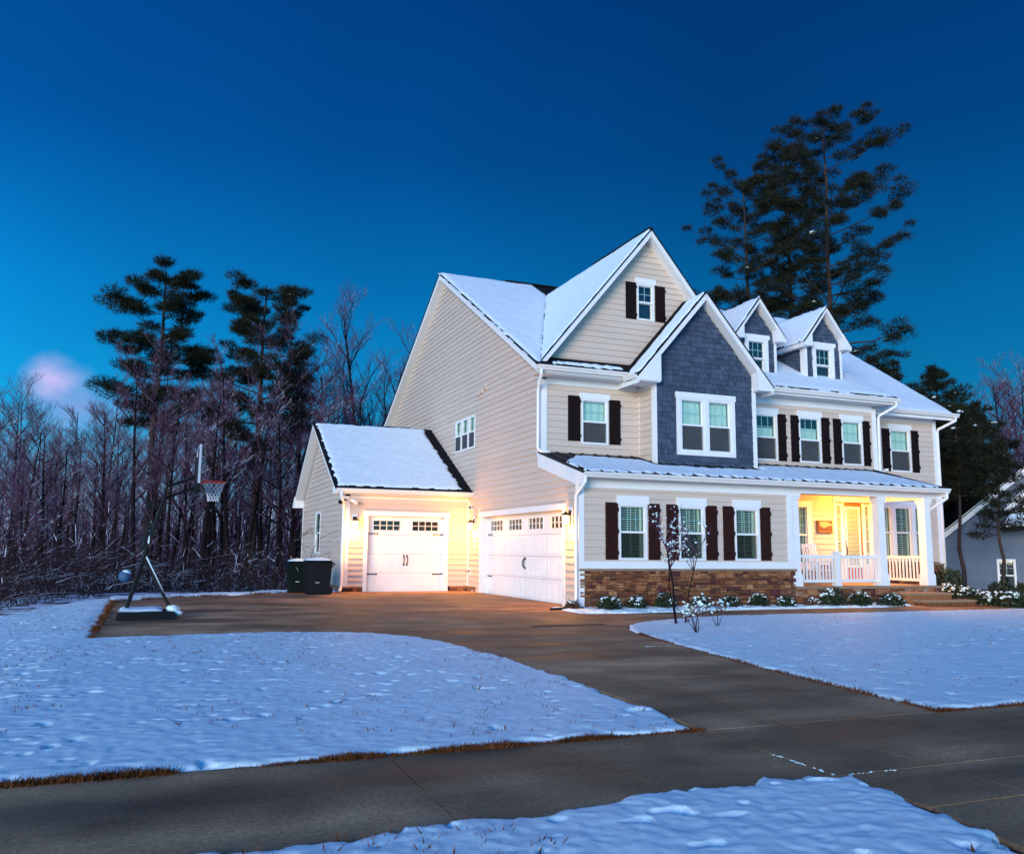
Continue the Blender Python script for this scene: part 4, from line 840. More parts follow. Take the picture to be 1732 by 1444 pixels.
# flood lights, cameras, dryer vents, hose bib
t = thing('flood_light', (-4.2, 8.30, 2.92), 'twin-head flood light under the eave at the garage wing corner', 'flood light'); MB().box(-4.26, -4.14, 8.28, 8.36, 2.90, 3.02).build('mount', M_WHT, t)
for sx in (-1, 1): MB().tube([(-4.2+sx*.04, 8.28, 2.93), (-4.2+sx*.14, 8.20, 2.90), (-4.2+sx*.27, 8.08, 2.83)], [.03, .05, .075], 10).build('lamp_head', M_BLK if sx < 0 else M_WHT, t, smooth=True)
def seccam(p, d, label):
    t = thing('security_camera', p, label, 'camera'); P = Vector(p); d = Vector(d)
    MB().tube([P, P-d*.02+Vector((0, 0, -.10))], .03, 8).build('bracket', M_WHT, t); MB().tube([P+Vector((0, 0, .0)), P+d*.16], .045, 10).build('camera_body', M_WHT, t, smooth=True); MB().tube([P+d*.16, P+d*.185], .040, 10).build('lens', M_BLK, t)
seccam((-.04, 7.95, 2.78), (-.8, -.6, -.1), 'small white security camera on the side wall above the corner lantern'); seccam((12.42, 2.30, 4.12), (.3, -.95, -.05), 'small white security camera above the porch roof')
for k, (y, z) in enumerate(((7.55, 6.63), (7.25, 6.66), (6.80, 6.72))):
    t = thing('wall_vent', (-.02, y, z), 'small beige vent hood high on the side wall, %s of three' % ('leftmost', 'middle', 'rightmost')[k], 'vent'); MB().box(-.07, -.02, y-.07, y+.07, z-.08, z+.09).prism([(-.02, y-.09, z-.12), (-.10, y-.09, z-.12), (-.02, y-.09, z-.04)], (0, .18, 0)).build('hood', M_SID, t)
t = thing('hose_bib', (-.03, 8.15, .62), 'small tap on a white plate low in the garage corner', 'tap'); MB().box(-.03, -.005, 8.08, 8.22, .52, .78).build('plate', M_WHT, t); MB().tube([(-.03, 8.15, .66), (-.12, 8.15, .66), (-.14, 8.15, .60)], .018, 8).build('spout', M_BRNZ, t)
t = thing('downspout_extension', (-.5, .05, -.05), 'dark green plastic drain channel lying by the corner downspout', 'drain channel'); MB().prism([(-.95, -.35, -.06), (-.90, -.22, -.06), (-.12, -.22, -.04), (-.05, -.35, -.04)], (0, 0, .05)).build('channel', M_GRN, t)
# wooden sign with a pale state outline
t = thing('wooden_sign', (9.9, YA-.03, 2.0), 'square brown wooden plaque with a pale map outline beside the entry door', 'sign'); mb = MB()
for k in range(4): MB().box(9.62, 10.22, YA-.085, YA-.03, 2.0+k*.1+.002, 2.0+k*.1+.098).build('plank', M_SIGN, t)
nc = [(.10, .90), (.62, .90), (.80, .78), (.97, .70), (.90, .60), (.72, .58), (.55, .48), (.40, .38), (.33, .46), (.22, .50), (.12, .58), (.14, .70)]
MB().prism([(9.62+u*.6, YA-.086, 2.0+v*.4) for u, v in nc], (0, -.012, 0)).build('map_cutout', M_SIGN2, t)
for k in range(3): MB().box(9.70+k*.16, 9.80+k*.16, YA-.092, YA-.086, 2.05, 2.065).build('inlay', M_SIGN2, t)
# white rocking chair
t = thing('rocking_chair', (8.55, 1.2, .45), 'white slatted rocking chair behind the porch railing', 'chair'); cx, cy, fz = 8.55, 1.2, .45
for k in range(5): MB().bar((cx-.18+k*.09, cy+.22, fz+.42), (cx-.18+k*.09, cy+.40, fz+1.12), .045, .02).build('back_slat', M_WHT, t)
for sx in (-1, 1):
    MB().bar((cx+sx*.25, cy+.2, fz+.1), (cx+sx*.25, cy+.42, fz+1.15), .05, .05).build('back_post', M_WHT, t); MB().bar((cx+sx*.27, cy-.28, fz+.05), (cx+sx*.27, cy-.26, fz+.64), .05, .05).build('leg', M_WHT, t)
    MB().bar((cx+sx*.27, cy-.32, fz+.66), (cx+sx*.27, cy+.30, fz+.66), .09, .03).build('armrest', M_WHT, t); MB().tube([(cx+sx*.26, cy-.42, fz+.09), (cx+sx*.26, cy-.15, fz+.03), (cx+sx*.26, cy+.15, fz+.025), (cx+sx*.26, cy+.5, fz+.10)], .028, 6).build('rocker', M_WHT, t)
MB().bar((cx-.28, cy+.415, fz+1.14), (cx+.28, cy+.415, fz+1.14), .05, .1).build('top_rail', M_WHT, t); MB().box(cx-.27, cx+.27, cy-.28, cy+.25, fz+.40, fz+.43).build('seat', M_WHT, t)

# ------------------------------------------------------------------ basketball hoop
hx, hy = -9.95, -.45; t = thing('basketball_hoop', (hx, hy, -.05), 'portable black basketball hoop with snow on its base at the driveway edge', 'basketball hoop'); hz = float(gz(hx, hy))
MB().hexa([(-10.46, -.98, hz), (-9.33, -.98, hz), (-9.33, .12, hz), (-10.46, .12, hz), (-10.42, -.94, hz+.17), (-9.40, -.94, hz+.14), (-9.40, .08, hz+.14), (-10.42, .08, hz+.17)]).build('base', M_BLK, t)
MB().tube([(-10.30, hy, hz+.15), (-9.72, hy, 2.36)], .043, 8).build('pole', M_BLKM, t); MB().tube([(-10.02, hy, 1.12), (-9.78, hy-.02, .68), (-9.45, hy-.05, hz+.15)], .035, 8).build('brace', M_BLKM, t)
MB().tube([(-9.72, hy+.1, 2.34), (-9.92, hy+.1, 2.25), (-9.5, hy+.1, 2.44), (-9.14, hy+.1, 2.60)], .03, 6).build('arm', M_BLKM, t); MB().tube([(-9.68, hy-.1, 2.58), (-9.14, hy-.1, 2.80)], .028, 6).build('arm', M_BLKM, t); MB().tube([(-9.72, hy, 2.36), (-9.68, hy, 2.60)], .035, 6).build('arm_joint', M_BLKM, t); MB().tube([(-10.08, hy+.05, 1.25), (-9.90, hy+.05, 2.24)], .018, 6).build('actuator', M_BLKM, t); MB().bar((-10.02, hy, 1.32), (-9.93, hy, 1.66), .09, .11).build('handle_cover', M_BLKM, t)
bb = part('backboard', t); bx0 = -9.11
MB().box(bx0, bx0+.02, hy-.62, hy+.62, 2.62, 3.40).build('panel', glass('backboard_acrylic', (.55, .58, .6), .12), bb)
mb = MB(); mb.box(bx0-.01, bx0+.035, hy-.66, hy-.62, 2.56, 3.43); mb.box(bx0-.01, bx0+.035, hy+.62, hy+.66, 2.56, 3.43); mb.box(bx0-.01, bx0+.035, hy-.62, hy+.62, 3.40, 3.43); mb.build('frame', pmat('silver_frame', (.45, .46, .5), .4, .05, 8), bb)
MB().box(bx0-.015, bx0+.04, hy-.665, hy+.665, 2.50, 2.64).build('pad', M_BLK, bb); MB().box(bx0-.05, bx0-.02, hy-.2, hy-.12, 2.5, 3.2).box(bx0-.05, bx0-.02, hy+.12, hy+.2, 2.5, 3.2).build('bracket', M_BLKM, bb)
rc = Vector((bx0+.34, hy, 2.71)); mb = MB()
mb.tube([rc+Vector((math.cos(k*math.pi/16)*.228, math.sin(k*math.pi/16)*.228, 0)) for k in range(33)], .018, 6); mb.build('rim', M_RED, t); MB().prism([(bx0+.04, hy-.09, 2.66), (bx0+.04, hy+.09, 2.66), (bx0+.16, hy+.05, 2.695), (bx0+.16, hy-.05, 2.695)], (0, 0, .03)).build('rim_bracket', M_RED, t)
mb = MB()
for k in range(12):
    for d in (1, -1):
        pts = []
        for q in range(7):
            f = q/6; an = (k/12+d*f*.25)*2*math.pi; rr = .225-.13*f**.8+.012*(f > .9); pts.append(rc+Vector((math.cos(an)*rr, math.sin(an)*rr, -.40*f)))
        mb.tube(pts, .0055, 4, False)
mb.build('net', M_NET, t)
def blob(mb, c, r, fl=.7, seed=0, n=8, m=5, jit=.22, top=False):
    rr = random.Random(seed); i0 = len(mb.v); z0 = -.15 if top else -1.0
    for a in range(m+1):
        ph = (-math.pi/2 if not top else math.asin(z0))+(math.pi/2-(-math.pi/2 if not top else math.asin(z0)))*a/m
        for b in range(n):
            th = 2*math.pi*b/n; k = r*(1+rr.uniform(-jit, jit)); mb.v.append((c[0]+k*math.cos(ph)*math.cos(th), c[1]+k*math.cos(ph)*math.sin(th), c[2]+k*math.sin(ph)*fl))
    for a in range(m):
        for b in range(n):
            d = (b+1) % n; mb.f.append((i0+a*n+b, i0+a*n+d, i0+(a+1)*n+d, i0+(a+1)*n+b))
    return mb
mb = MB()
for k, (x, y, r) in enumerate(SNOWBITS): blob(mb, (x, y, float(gz(x, y))), r, .45, k, 6, 4, .4)
o = mb.build('snow_crumbs', M_SNOW, None, smooth=True, kind='stuff'); tag(o, 'thin crumbs of snow left in the concrete joints', 'snow')
mb = MB(); X_, Y_ = np.meshgrid(np.linspace(-10.43, -9.62, 14), np.linspace(-.95, .09, 14)); E_ = np.minimum(np.minimum(X_+10.43, -9.62-X_), np.minimum(Y_+.95, .09-Y_))
mobj('base_snow', np_mesh('base_snow', np.stack([X_-hx, Y_-hy, hz+.16+.05+np.clip(E_/.1, 0, 1)**.5*.045+(fbm(X_*6, Y_*6, 3)-.5)*.03], -1).reshape(-1, 3), grid_faces(14, 14), M_SNOW, True), t)
mb = MB(); blob(mb, (-9.43, hy-.1, hz+.17), .13, .6, 4); blob(mb, (-9.33, hy-.3, hz+.10), .10, .5, 5); blob(mb, (-9.96, hy, 1.50), .05, 3.4, 6); mb.tube([(-10.0, hy, 1.17), (-9.78, hy-.02, .74), (-9.5, hy-.05, hz+.25)], .022, 5); mb.build('clinging_snow', M_SNOW, t, smooth=True)
b = thing('basketball', (-10.36, hy, .77), 'blue basketball topped with snow held on the hoop pole', 'ball'); mb = MB(); blob(mb, (-10.36, hy, .77), .122, 1, 1, 18, 12, 0); mb.build('ball', M_BALL, b, smooth=True)
mb = MB(); blob(mb, (-10.35, hy, .815), .105, .75, 2, 12, 5, .05, True); mb.build('snow_cap', M_SNOW, b, smooth=True)
MB().tube([(-10.36+.125*math.cos(k*math.pi/10), hy, .77+.125*math.sin(k*math.pi/10)) for k in range(21)], .004, 4).build('seam', M_BLK, b)

# ------------------------------------------------------------------ wheeled bins
def bin_(x, y, col, label, w, d, h):
    t = thing('wheeled_bin', (x, y, 0), label, 'bin'); b = MB(); k = .86
    b.hexa([(x-w/2*k, y-d/2*k, .02), (x+w/2*k, y-d/2*k, .02), (x+w/2*k, y+d/2*k, .02), (x-w/2*k, y+d/2*k, .02), (x-w/2, y-d/2, h*.9), (x+w/2, y-d/2, h*.9), (x+w/2, y+d/2, h*.9), (x-w/2, y+d/2, h*.9)]).build('body', col, t)
    MB().box(x-w/2-.02, x+w/2+.02, y-d/2-.02, y+d/2+.02, h*.87, h*.91).build('rim', col, t); MB().hexa([(x-w/2-.03, y-d/2-.03, h*.912), (x+w/2+.03, y-d/2-.03, h*.912), (x+w/2+.03, y+d/2+.03, h*.912), (x-w/2-.03, y+d/2+.03, h*.912), (x-w/2+.03, y-d/2+.05, h), (x+w/2-.03, y-d/2+.05, h), (x+w/2-.03, y+d/2-.03, h), (x-w/2+.03, y+d/2-.03, h)]).build('lid', col, t)
    MB().tube([(x+w/2-.02, y+d*.2, h*.90), (x+w/2+.10, y+d*.2, h*.92), (x+w/2+.14, y-d*.0, h*.88), (x+w/2+.04, y-d*.1, h*.78)], .02, 6).build('handle', col, t)
    for sx in (-1, 1): MB().tube([(x+w*.40, y+sx*d*.40-.03, .13), (x+w*.40, y+sx*d*.40+.03, .13)], .13, 14).build('wheel', M_BLK, t)
    MB().box(x-.10, x+.02, y-d/2*.93-.012, y-d/2*.9, h*.36, h*.45).build('label_plate', M_BLK, t); MB().box(x-.10, x+.02, y-d/2*.93-.016, y-d/2*.93-.010, h*.34, h*.357).build('reflective_strip', M_NET, t)
    mb = MB(); xs = np.linspace(x-w/2, x+w/2, 12); ys = np.linspace(y-d/2, y+d/2, 12); X, Y = np.meshgrid(xs, ys); E = np.minimum(np.minimum(X-xs[0], xs[-1]-X), np.minimum(Y-ys[0], ys[-1]-Y))
    mobj('snow_cap', np_mesh('snow_cap', np.stack([X-x, Y-y, h*.985+np.clip(E/.28, 0, 1)**.6*.09], -1).reshape(-1, 3), grid_faces(12, 12), M_SNOW, True), t)
bin_(-5.28, 7.05, pmat('bin_black', (.007, .007, .009), .55, .2, 6, spec=.15), 'dark wheeled bin with domed snow on its lid by the garage corner', .76, .72, 1.02)
bin_(-5.70, 8.15, M_GRN, 'green wheeled bin half hidden behind the dark bin', .58, .68, .98)

# ------------------------------------------------------------------ plants
def shrub_meshes(seed, leafm):
    r = np.random.default_rng(seed); n = 900; th = r.random(n)*6.283; u = r.random(n); rad = .2+.8*r.random(n)**.45
    C = np.stack([np.cos(th)*np.sqrt(1-(u*1.0)**2)*rad*.34, np.sin(th)*np.sqrt(1-u**2)*rad*.34, .06+u*rad*.36], -1); C += (r.random((n, 3))-.5)*.10
    a = r.normal(0, 1, (n, 3)); a /= np.linalg.norm(a, axis=1)[:, None]; b = np.cross(a, r.normal(0, 1, (n, 3))); b /= np.linalg.norm(b, axis=1)[:, None]; s = (.020+.022*r.random(n))[:, None]
    V = np.stack([C-a*s*1.5, C+b*s*.7, C+a*s*1.5, C-b*s*.7], 1).reshape(-1, 3); leaf = np_mesh('foliage', V, np.arange(n*4).reshape(-1, 4), leafm)
    mb = MB(); rr = random.Random(seed)
    for k in range(14): e = Vector((rr.uniform(-.33, .33), rr.uniform(-.33, .33), rr.uniform(.25, .5))); mb.tube([(0, 0, 0), e*.5+Vector((0, 0, .05)), e], [.012, .008, .004], 4)
    st = mb.mesh('stems', M_BARK); mb = MB()
    cs = [(rr.uniform(0, 6.28), rr.random()**.6*.28) for _ in range(9)]
    for k in range(44):
        an, q = cs[k % 9]; cxx, cyy = math.cos(an)*q+rr.gauss(0, .045), math.sin(an)*q+rr.gauss(0, .045); q2 = cxx*cxx+cyy*cyy
        blob(mb, (cxx, cyy, .41-q2*1.9+rr.uniform(-.07, .04)), rr.uniform(.014, .046), rr.uniform(.45, .75), rr.random(), 6, 4, .45)
    return leaf, st, mb.mesh('snow_clumps', M_SNOW, smooth=True)
SH = [shrub_meshes(k, M_RLEAF if k == 4 else M_LEAF) for k in range(5)]
def shrub(x, y, sc, v, label, group, sn=True):
    t = thing('shrub', (x, y, float(gz(x, y))-.02), label, 'shrub', group, random.uniform(0, 6.28)); t.scale = (sc[0], sc[0], sc[1])
    for nm, me in zip(('foliage', 'stems', 'snow_clumps'), SH[v]):
        if nm != 'snow_clumps' or sn: mobj(nm, me, t)
    return t
ordn = ['first', 'second', 'third', 'fourth', 'fifth', 'sixth', 'seventh', 'eighth', 'ninth', 'tenth', 'eleventh']
SHP = [(.50, -.62, 1.0, 1.0, 0), (1.33, -.50, .85, .95, 1), (2.16, -.48, .95, 1.1, 2), (3.15, -.55, .95, .85, 3), (4.12, -.52, .95, .85, 1), (5.03, -.5, .95, 1.0, 3), (5.84, -.62, .9, .85, 0), (6.75, -.60, .8, .7, 4), (7.42, -.62, 1.2, 1.35, 2), (8.24, -.75, 1.2, 1.05, 3), (9.15, -.95, 1.25, 1.0, 1)]
for k, (x, y, a, b, v) in enumerate(SHP): shrub(x, y, (a*.88, b*.85), v, 'low snow-topped shrub in the stone wall bed, %s from the garage corner' % ordn[k], 'foundation shrubs')
shrub(-.32, -.25, (.55, .6), 4, 'tiny snowy plant at the foot of the corner downspout', 'foundation shrubs')
HD = [(1603, 28.6, 1.3, 1.35), (1622, 27.6, 1.5, 1.3), (1645, 26.4, 1.3, 1.15), (1668, 25.5, 1.6, 1.25), (1693, 25.0, 1.45, 1.2), (1717, 24.6, 1.5, 1.25), (1740, 24.4, 1.5, 1.3)]
for k, (px, d, a, b) in enumerate(HD): x, y = at(px, d); shrub(x, y, (a*.9, b*.85), (3, 1, 3, 0, 3, 2, 1)[k], 'rounded snow-covered shrub in the hedge right of the porch steps, %s from the steps' % ordn[k], 'hedge shrubs right of the steps')
for k, (px, d, a, b) in enumerate([(1596, 29.4, 1.2, 2.3), (1612, 30.0, 1.1, 2.2), (1690, 31.0, 1.4, 1.3), (1728, 28.0, 1.0, 1.4)]): x, y = at(px, d); shrub(x, y, (a, b), k % 3, ['dark upright bush against the right corner of the house', 'dark leafy bush between the house and the grey neighbour wall', 'dark bush under the neighbour house window', 'dark bush at the right edge behind the hedge'][k], 'dark bushes by the neighbour house', False)
def twig_plant(name, x, y, stems, label, cat, seed, tw=3, snow=26, leaf=0):
    r = random.Random(seed); z = float(gz(x, y))-.02; t = thing(name, (x, y, z), label, cat); mb = MB(); sb = MB(); tb = MB(); lb = MB()
    def br(p, d, L, rad, lev):
        pts = [Vector(p)]
        for k in range(4): d = (d+Vector((r.uniform(-.18, .18), r.uniform(-.18, .18), r.uniform(-.05, .12)))).normalized(); pts.append(pts[-1]+d*L/4)
        (mb if lev == 0 else tb).tube(pts, [rad*(1-.15*k) for k in range(5)], 5 if lev == 0 else 3, False)
        if lev > 0 and r.random() < snow/60: blob(sb, pts[r.choice((2, 3, 4))]+Vector((0, 0, .006)), r.uniform(.009, .030), r.uniform(.5, .9), r.random(), 6, 4, .5)
        for q in range(leaf):
            if lev > 0: c = pts[r.randint(1, 4)]; e = Vector((r.uniform(-1, 1), r.uniform(-1, 1), r.uniform(-1, .3)))*.03; f = e.cross(Vector((r.random(), r.random(), r.random())))*.6; f = f.normalized()*.012; lb.poly([c, c+e*.5+f, c+e, c+e*.5-f])
        if lev < tw:
            for k in range(6 if lev == 0 else 3):
                q = pts[r.randint(3, 4)] if lev == 0 else pts[r.randint(1, 4)]; nd = (d+Vector((r.uniform(-1, 1), r.uniform(-1, 1), r.uniform(-.25, .6)))).normalized(); br(q, nd, L*r.uniform(.32, .55), rad*.55, lev+1)
    for (sx, sy, dx, dy, L, rad) in stems: br((x+sx, y+sy, z), Vector((dx, dy, 1)).normalized(), L, rad, 0)
    mb.build('stems', M_BARK, t, smooth=True); tb.build('twigs', M_TWIG, t)
    if sb.f: sb.build('snow_clumps', M_SNOW, t, smooth=True)
    if lb.f: lb.build('dried_leaves', M_RLEAF, t)
twig_plant('crape_myrtle', .12, -4.2, [(0, 0, -.13, 0, 1.55, .026), (.02, .05, -.02, .03, 1.5, .02), (.28, .1, .14, 0, 1.5, .022)], 'young bare multi-stem tree with snow clumps in front of the middle window', 'tree', 5, 3, 34)
twig_plant('rose_bush', -.60, -6.0, [(0, 0, .1, 0, .42, .012), (0, 0, -.35, .1, .40, .010), (.02, 0, .35, -.1, .42, .010), (0, .02, -.1, .3, .36, .01), (0, 0, -.6, 0, .36, .008)], 'larger scraggly leafless bush with snow tufts on the lawn by the young tree', 'bush', 8, 3, 14, 1)
twig_plant('rose_bush', .55, -5.0, [(0, 0, .1, 0, .38, .010), (0, 0, -.3, .1, .36, .008), (.02, 0, .4, -.1, .34, .008)], 'smaller scraggly leafless bush with snow tufts right of the larger one', 'bush', 11, 3, 12, 1)

# ------------------------------------------------------------------ trees
def bare_meshes(seed, H=12.0, spread=.33, r0=.14, first=.25, L1=15, dense=1.0, upr=.5):
    r = random.Random(seed); tr = MB(); cr_ = MB()
    def br(p, d, L, rad, lev, k0=0):
        seg = (7, 5, 4, 3, 2)[lev]; pts = [Vector(p)]; wob = (.05, .12, .16, .2, .25)[lev]
        for k in range(seg): d = (d+Vector((r.uniform(-wob, wob), r.uniform(-wob, wob), r.uniform(-wob*.3, wob*.9)))).normalized(); pts.append(pts[-1]+d*L/seg)
        end = (.15, .3, .35, .4, .5)[lev]; rad_ = [rad*(1-(1-end)*k/seg) for k in range(seg+1)]
        (tr if lev < 2 else cr_).tube(pts, rad_, (7, 5, 3, 3, 3)[lev], False)
        if lev >= 4: return
        n = int((L1, 7, 5, 4)[lev]*dense+.5)
        for k in range(n):
            f = (first+(1-first)*(k+r.random())/n) if lev == 0 else (.2+.8*(k+r.random())/n); q = f*seg; i = min(int(q), seg-1); pp = pts[i].lerp(pts[i+1], q-i)
            an = r.uniform(0, 6.283); side = Vector((math.cos(an), math.sin(an), 0)); dd = (pts[i+1]-pts[i]).normalized()
            if lev == 0: nd = (side+Vector((0, 0, r.uniform(.35, 1.2)*upr*2))).normalized(); ln = H*spread*(1-.55*f)*r.uniform(.7, 1.25); rr = rad*(1-.8*f)*.45+.012
            else: nd = (dd*.9+side*.75+Vector((0, 0, r.uniform(-.1, .5)))).normalized(); ln = L*r.uniform(.35, .62); rr = max(rad*.45, .0075)
            br(pp, nd, ln, rr, lev+1)
    br((0, 0, -.4), Vector((r.uniform(-.05, .05), r.uniform(-.05, .05), 1)), H, r0, 0)
    return tr.mesh('trunk', M_BARK, smooth=True), cr_.mesh('crown', M_TWIG)
def tree(name, x, y, meshes, label, cat, group, sc=1.0, rz=None, names=('trunk', 'crown', 'snow'), szz=None):
    t = thing(name, (x, y, float(gz(x, y))-.1), label, cat, group, random.uniform(0, 6.28) if rz is None else rz); t.scale = (sc, sc, szz or sc)
    for nm, me in zip(names, meshes):
        if me: mobj(nm, me, t, 'stuff' if nm == 'snow' else None)
    return t
BT = [bare_meshes(k, H=13.2+1.1*(k % 3), spread=(.26, .20, .30, .24, .28, .19)[k], r0=.15+.03*(k % 3), first=(.34, .5, .30, .52, .40, .46)[k], L1=(15, 12, 15, 11, 16, 12)[k], upr=.8) for k in range(6)]
rw = random.Random(21)
def inwoods(px, d):
    x, y = at(px, d); return x, y
n = 0
for row, (d0, d1, cnt) in enumerate(((33, 40, 15), (40, 50, 27), (50, 64, 36), (64, 84, 34))):
    for k in range(cnt):
        px = -60+(680+60)*(k+rw.random())/cnt; d = rw.uniform(d0, d1); x, y = at(px, d)
        if y < 12 and x > -12.5: continue
        if x > -6 and y < 22: continue
        if x > -1 and y < 24: continue
        sc = rw.uniform(.52, .98)*(.74, .90, 1.10, 1.32)[row]*(.80 if px < 230 else 1.0)
        tree('bare_tree', x, y, BT[rw.randrange(6)], 'leafless tree with thin snow-dusted branches in the woods left of the house', 'tree', 'bare trees in the woods', sc, szz=sc*rw.uniform(.85, 1.15))
for k, (px, d) in enumerate(((1700, 75), (1720, 70), (1745, 78), (1690, 85), (1770, 70), (1655, 90), (1600, 95))): x, y = at(px, d); tree('bare_tree', x, y, BT[k % 6], 'leafless frosted tree rising behind the neighbour house on the right', 'tree', 'bare trees behind the neighbour house', 1.25)
T1 = bare_meshes(31, H=18.5, spread=.26, r0=.24, first=.35, L1=15, dense=1.0, upr=.95)
x, y = at(600, 58); tree('bare_tree', x, y, T1, 'tall fan-shaped leafless tree rising beside the main gable', 'tree', None, 1.0, 1.0)
x, y = at(632, 62); tree('bare_tree', x, y, T1, 'second tall leafless tree nearest the main gable wall', 'tree', None, .97, 3.3)
T2 = bare_meshes(35, H=14, spread=.42, r0=.2, first=.3, L1=18)
x, y = at(2, 36); tree('bare_tree', x, y, T2, 'spreading frosted leafless tree at the left picture edge', 'tree', None, .64, 2.0)
x, y = at(500, 44); tree('bare_tree', x, y, T2, 'spreading leafless tree close behind the garage wing', 'tree', None, .95, .5)
# the far side of the woods reads as one mass of stems and twigs
mb = MB(); rf = random.Random(15)
for k in range(1900):
    px = rf.uniform(-80, 700); d = rf.uniform(70, 125); x, y = at(px, d); z = float(gz(x, y))-.3; h = rf.uniform(3, 9.5); r0 = rf.uniform(.03, .09); lx, ly = rf.gauss(0, .25), rf.gauss(0, .25)
    mb.tube([(x, y, z), (x+lx*.5, y+ly*.5, z+h*.5), (x+lx, y+ly, z+h)], [r0, r0*.7, r0*.2], 3, False)
    for q in range(7):
        f = rf.uniform(.15, 1); p = Vector((x+lx*f, y+ly*f, z+h*f)); e = Vector((rf.gauss(0, .6), rf.gauss(0, .6), rf.uniform(.1, 1.3))); mb.tube([p, p+e], [r0*.4, .012], 3, False)
tag(mb.build('far_woods', M_TWIG, None, kind='stuff'), 'far dense mass of bare stems deep in the woods', 'woods')
# brush at the edge of the woods
mb = MB(); rb = random.Random(5)
for k in range(3000):
    px = rb.uniform(-60, 520); d = rb.uniform(20, 46); x, y = at(px, d)
    if sdist(LAWN_L, np.array([x]), np.array([y]))[0] > -.9 or (x > -11.2 and y < 9.3 and x < 0) or (x > -4.8 and y < 20): continue
    z = float(gz(x, y))-.1; an = rb.uniform(0, 6.28); L = rb.uniform(.5, 2.6)*(1 if rb.random() < .8 else 1.6); h = rb.uniform(.4, 1.5)*L*.6; dx, dy = math.cos(an)*L*.6, math.sin(an)*L*.6
    p0 = Vector((x, y, z)); p1 = p0+Vector((dx*.4, dy*.4, h*.8)); p2 = p0+Vector((dx, dy, h)); p3 = p0+Vector((dx*1.5, dy*1.5, h*rb.uniform(.5, 1.1))); r0 = rb.uniform(.005, .015)
    mb.tube([p0, p1, p2, p3], [r0, r0*.8, r0*.6, r0*.3], 3, False)
    for q in range(5): f = p1.lerp(p3, rb.random()); mb.tube([f, f+Vector((rb.uniform(-.4, .4), rb.uniform(-.4, .4), rb.uniform(-.05, .5)))], [r0*.4, r0*.15], 3, False)
o = mb.build('underbrush', pmat('brush_twigs', (.030, .018, .020), .9, .3, 3, snow=.32, spec=.1), None, kind='stuff'); tag(o, 'tangled snowy underbrush at the edge of the woods', 'underbrush')

def pine_meshes(seed, H, cb, prof, nb, r0, clump=.55, flat=.35, needle=.30, per=46, snowp=.25, droop=-.05, lean=0):
    r = random.Random(seed); g = np.random.default_rng(seed); tr = MB(); sn = MB(); CL = []
    tp = [Vector((0, 0, -.5))]
    for k in range(1, 9): f = k/8; tp.append(Vector((lean*f+r.uniform(-.10, .10), r.uniform(-.10, .10), H*f)))
    tr.tube(tp, [r0*(1-.85*k/8) for k in range(9)], 8)
    def tpos(f): q = f*8; i = min(int(q), 7); return tp[i].lerp(tp[i+1], q-i)
    for k in range(nb):
        f = cb+(1-cb)*((k+r.random())/nb); p = tpos(min(f, .995)); an = k*2.4+r.uniform(-.5, .5); g_ = (f-cb)/(1-cb); L = np.interp(g_, [a for a, _ in prof], [b for _, b in prof])*r.uniform(.45, 1.25)
        d = Vector((math.cos(an), math.sin(an), r.uniform(-.05, .35)+droop+.35*g_)); e = p+d*L; m = p+d*L*.5+Vector((0, 0, -.08*L))
        rb = r0*(1-.85*f)*.30+.012; tr.tube([p, m, e], [rb, rb*.7, rb*.35], 4, False)
        nc = max(2, int(L*2.2))
        for q in range(nc):
            t_ = .45+.55*(q+r.random())/nc; c = p.lerp(m, t_*2) if t_ < .5 else m.lerp(e, t_*2-1); s = clump*r.uniform(.6, 1.2)*(1-.25*g_)
            c = c+Vector((r.uniform(-.5, .5), r.uniform(-.5, .5), r.uniform(-.18, .28)))*L*.34; CL.append((c.x, c.y, c.z, s))
            if q % 2: tr.tube([m.lerp(e, max(0, t_*2-1.2)) if t_ > .6 else p.lerp(m, t_), c], [rb*.4, .008], 3, False)
            if r.random() < snowp: blob(sn, c+Vector((0, 0, s*flat*.5)), s*r.uniform(.18, .38), .35, r.random(), 7, 4, .35)
    C = np.repeat(np.array(CL), per, 0); n = len(C); dv = g.normal(0, 1, (n, 3)); dv /= np.linalg.norm(dv, axis=1)[:, None]; rad = g.random(n)**.5
    base = C[:, :3]+dv*np.array([1, 1, flat])*(C[:, 3]*rad*.75)[:, None]
    nd = dv*np.array([1, 1, .6])+np.array([0, 0, .35])+g.normal(0, .35, (n, 3)); nd /= np.linalg.norm(nd, axis=1)[:, None]; L = needle*(.6+.8*g.random(n))
    sd_ = np.cross(nd, g.normal(0, 1, (n, 3))); sd_ /= np.linalg.norm(sd_, axis=1)[:, None]; w = .017
    V = np.stack([base-sd_*w, base+sd_*w, base+nd*L[:, None]], 1).reshape(-1, 3)
    return tr.mesh('trunk', M_PBARK, smooth=True), np_mesh('crown', V, np.arange(n*3).reshape(-1, 3), M_NEED), (sn.mesh('snow', M_SNOW, smooth=True) if sn.f else None)
PL1 = pine_meshes(3, 18.4, .50, [(0, 2.2), (.15, 2.9), (.5, 2.7), (.8, 2.2), (1, 1.3)], 42, .27, .95, .36, .30, 280, .03, .02)
PL2 = pine_meshes(8, 17.8, .42, [(0, 1.6), (.25, 3.1), (.6, 2.9), (.85, 2.3), (1, 1.5)], 46, .27, .92, .38, .30, 280, .03, .02)
x, y = at(250, 45); tree('pine_tree', x, y, PL1, 'tall dark pine with layered boughs standing behind the basketball hoop', 'tree', None, .95, .4)
x, y = at(429, 47); tree('pine_tree', x, y, PL2, 'tall dark pine with layered boughs midway between hoop and garage wing', 'tree', None, .95, 1.9)
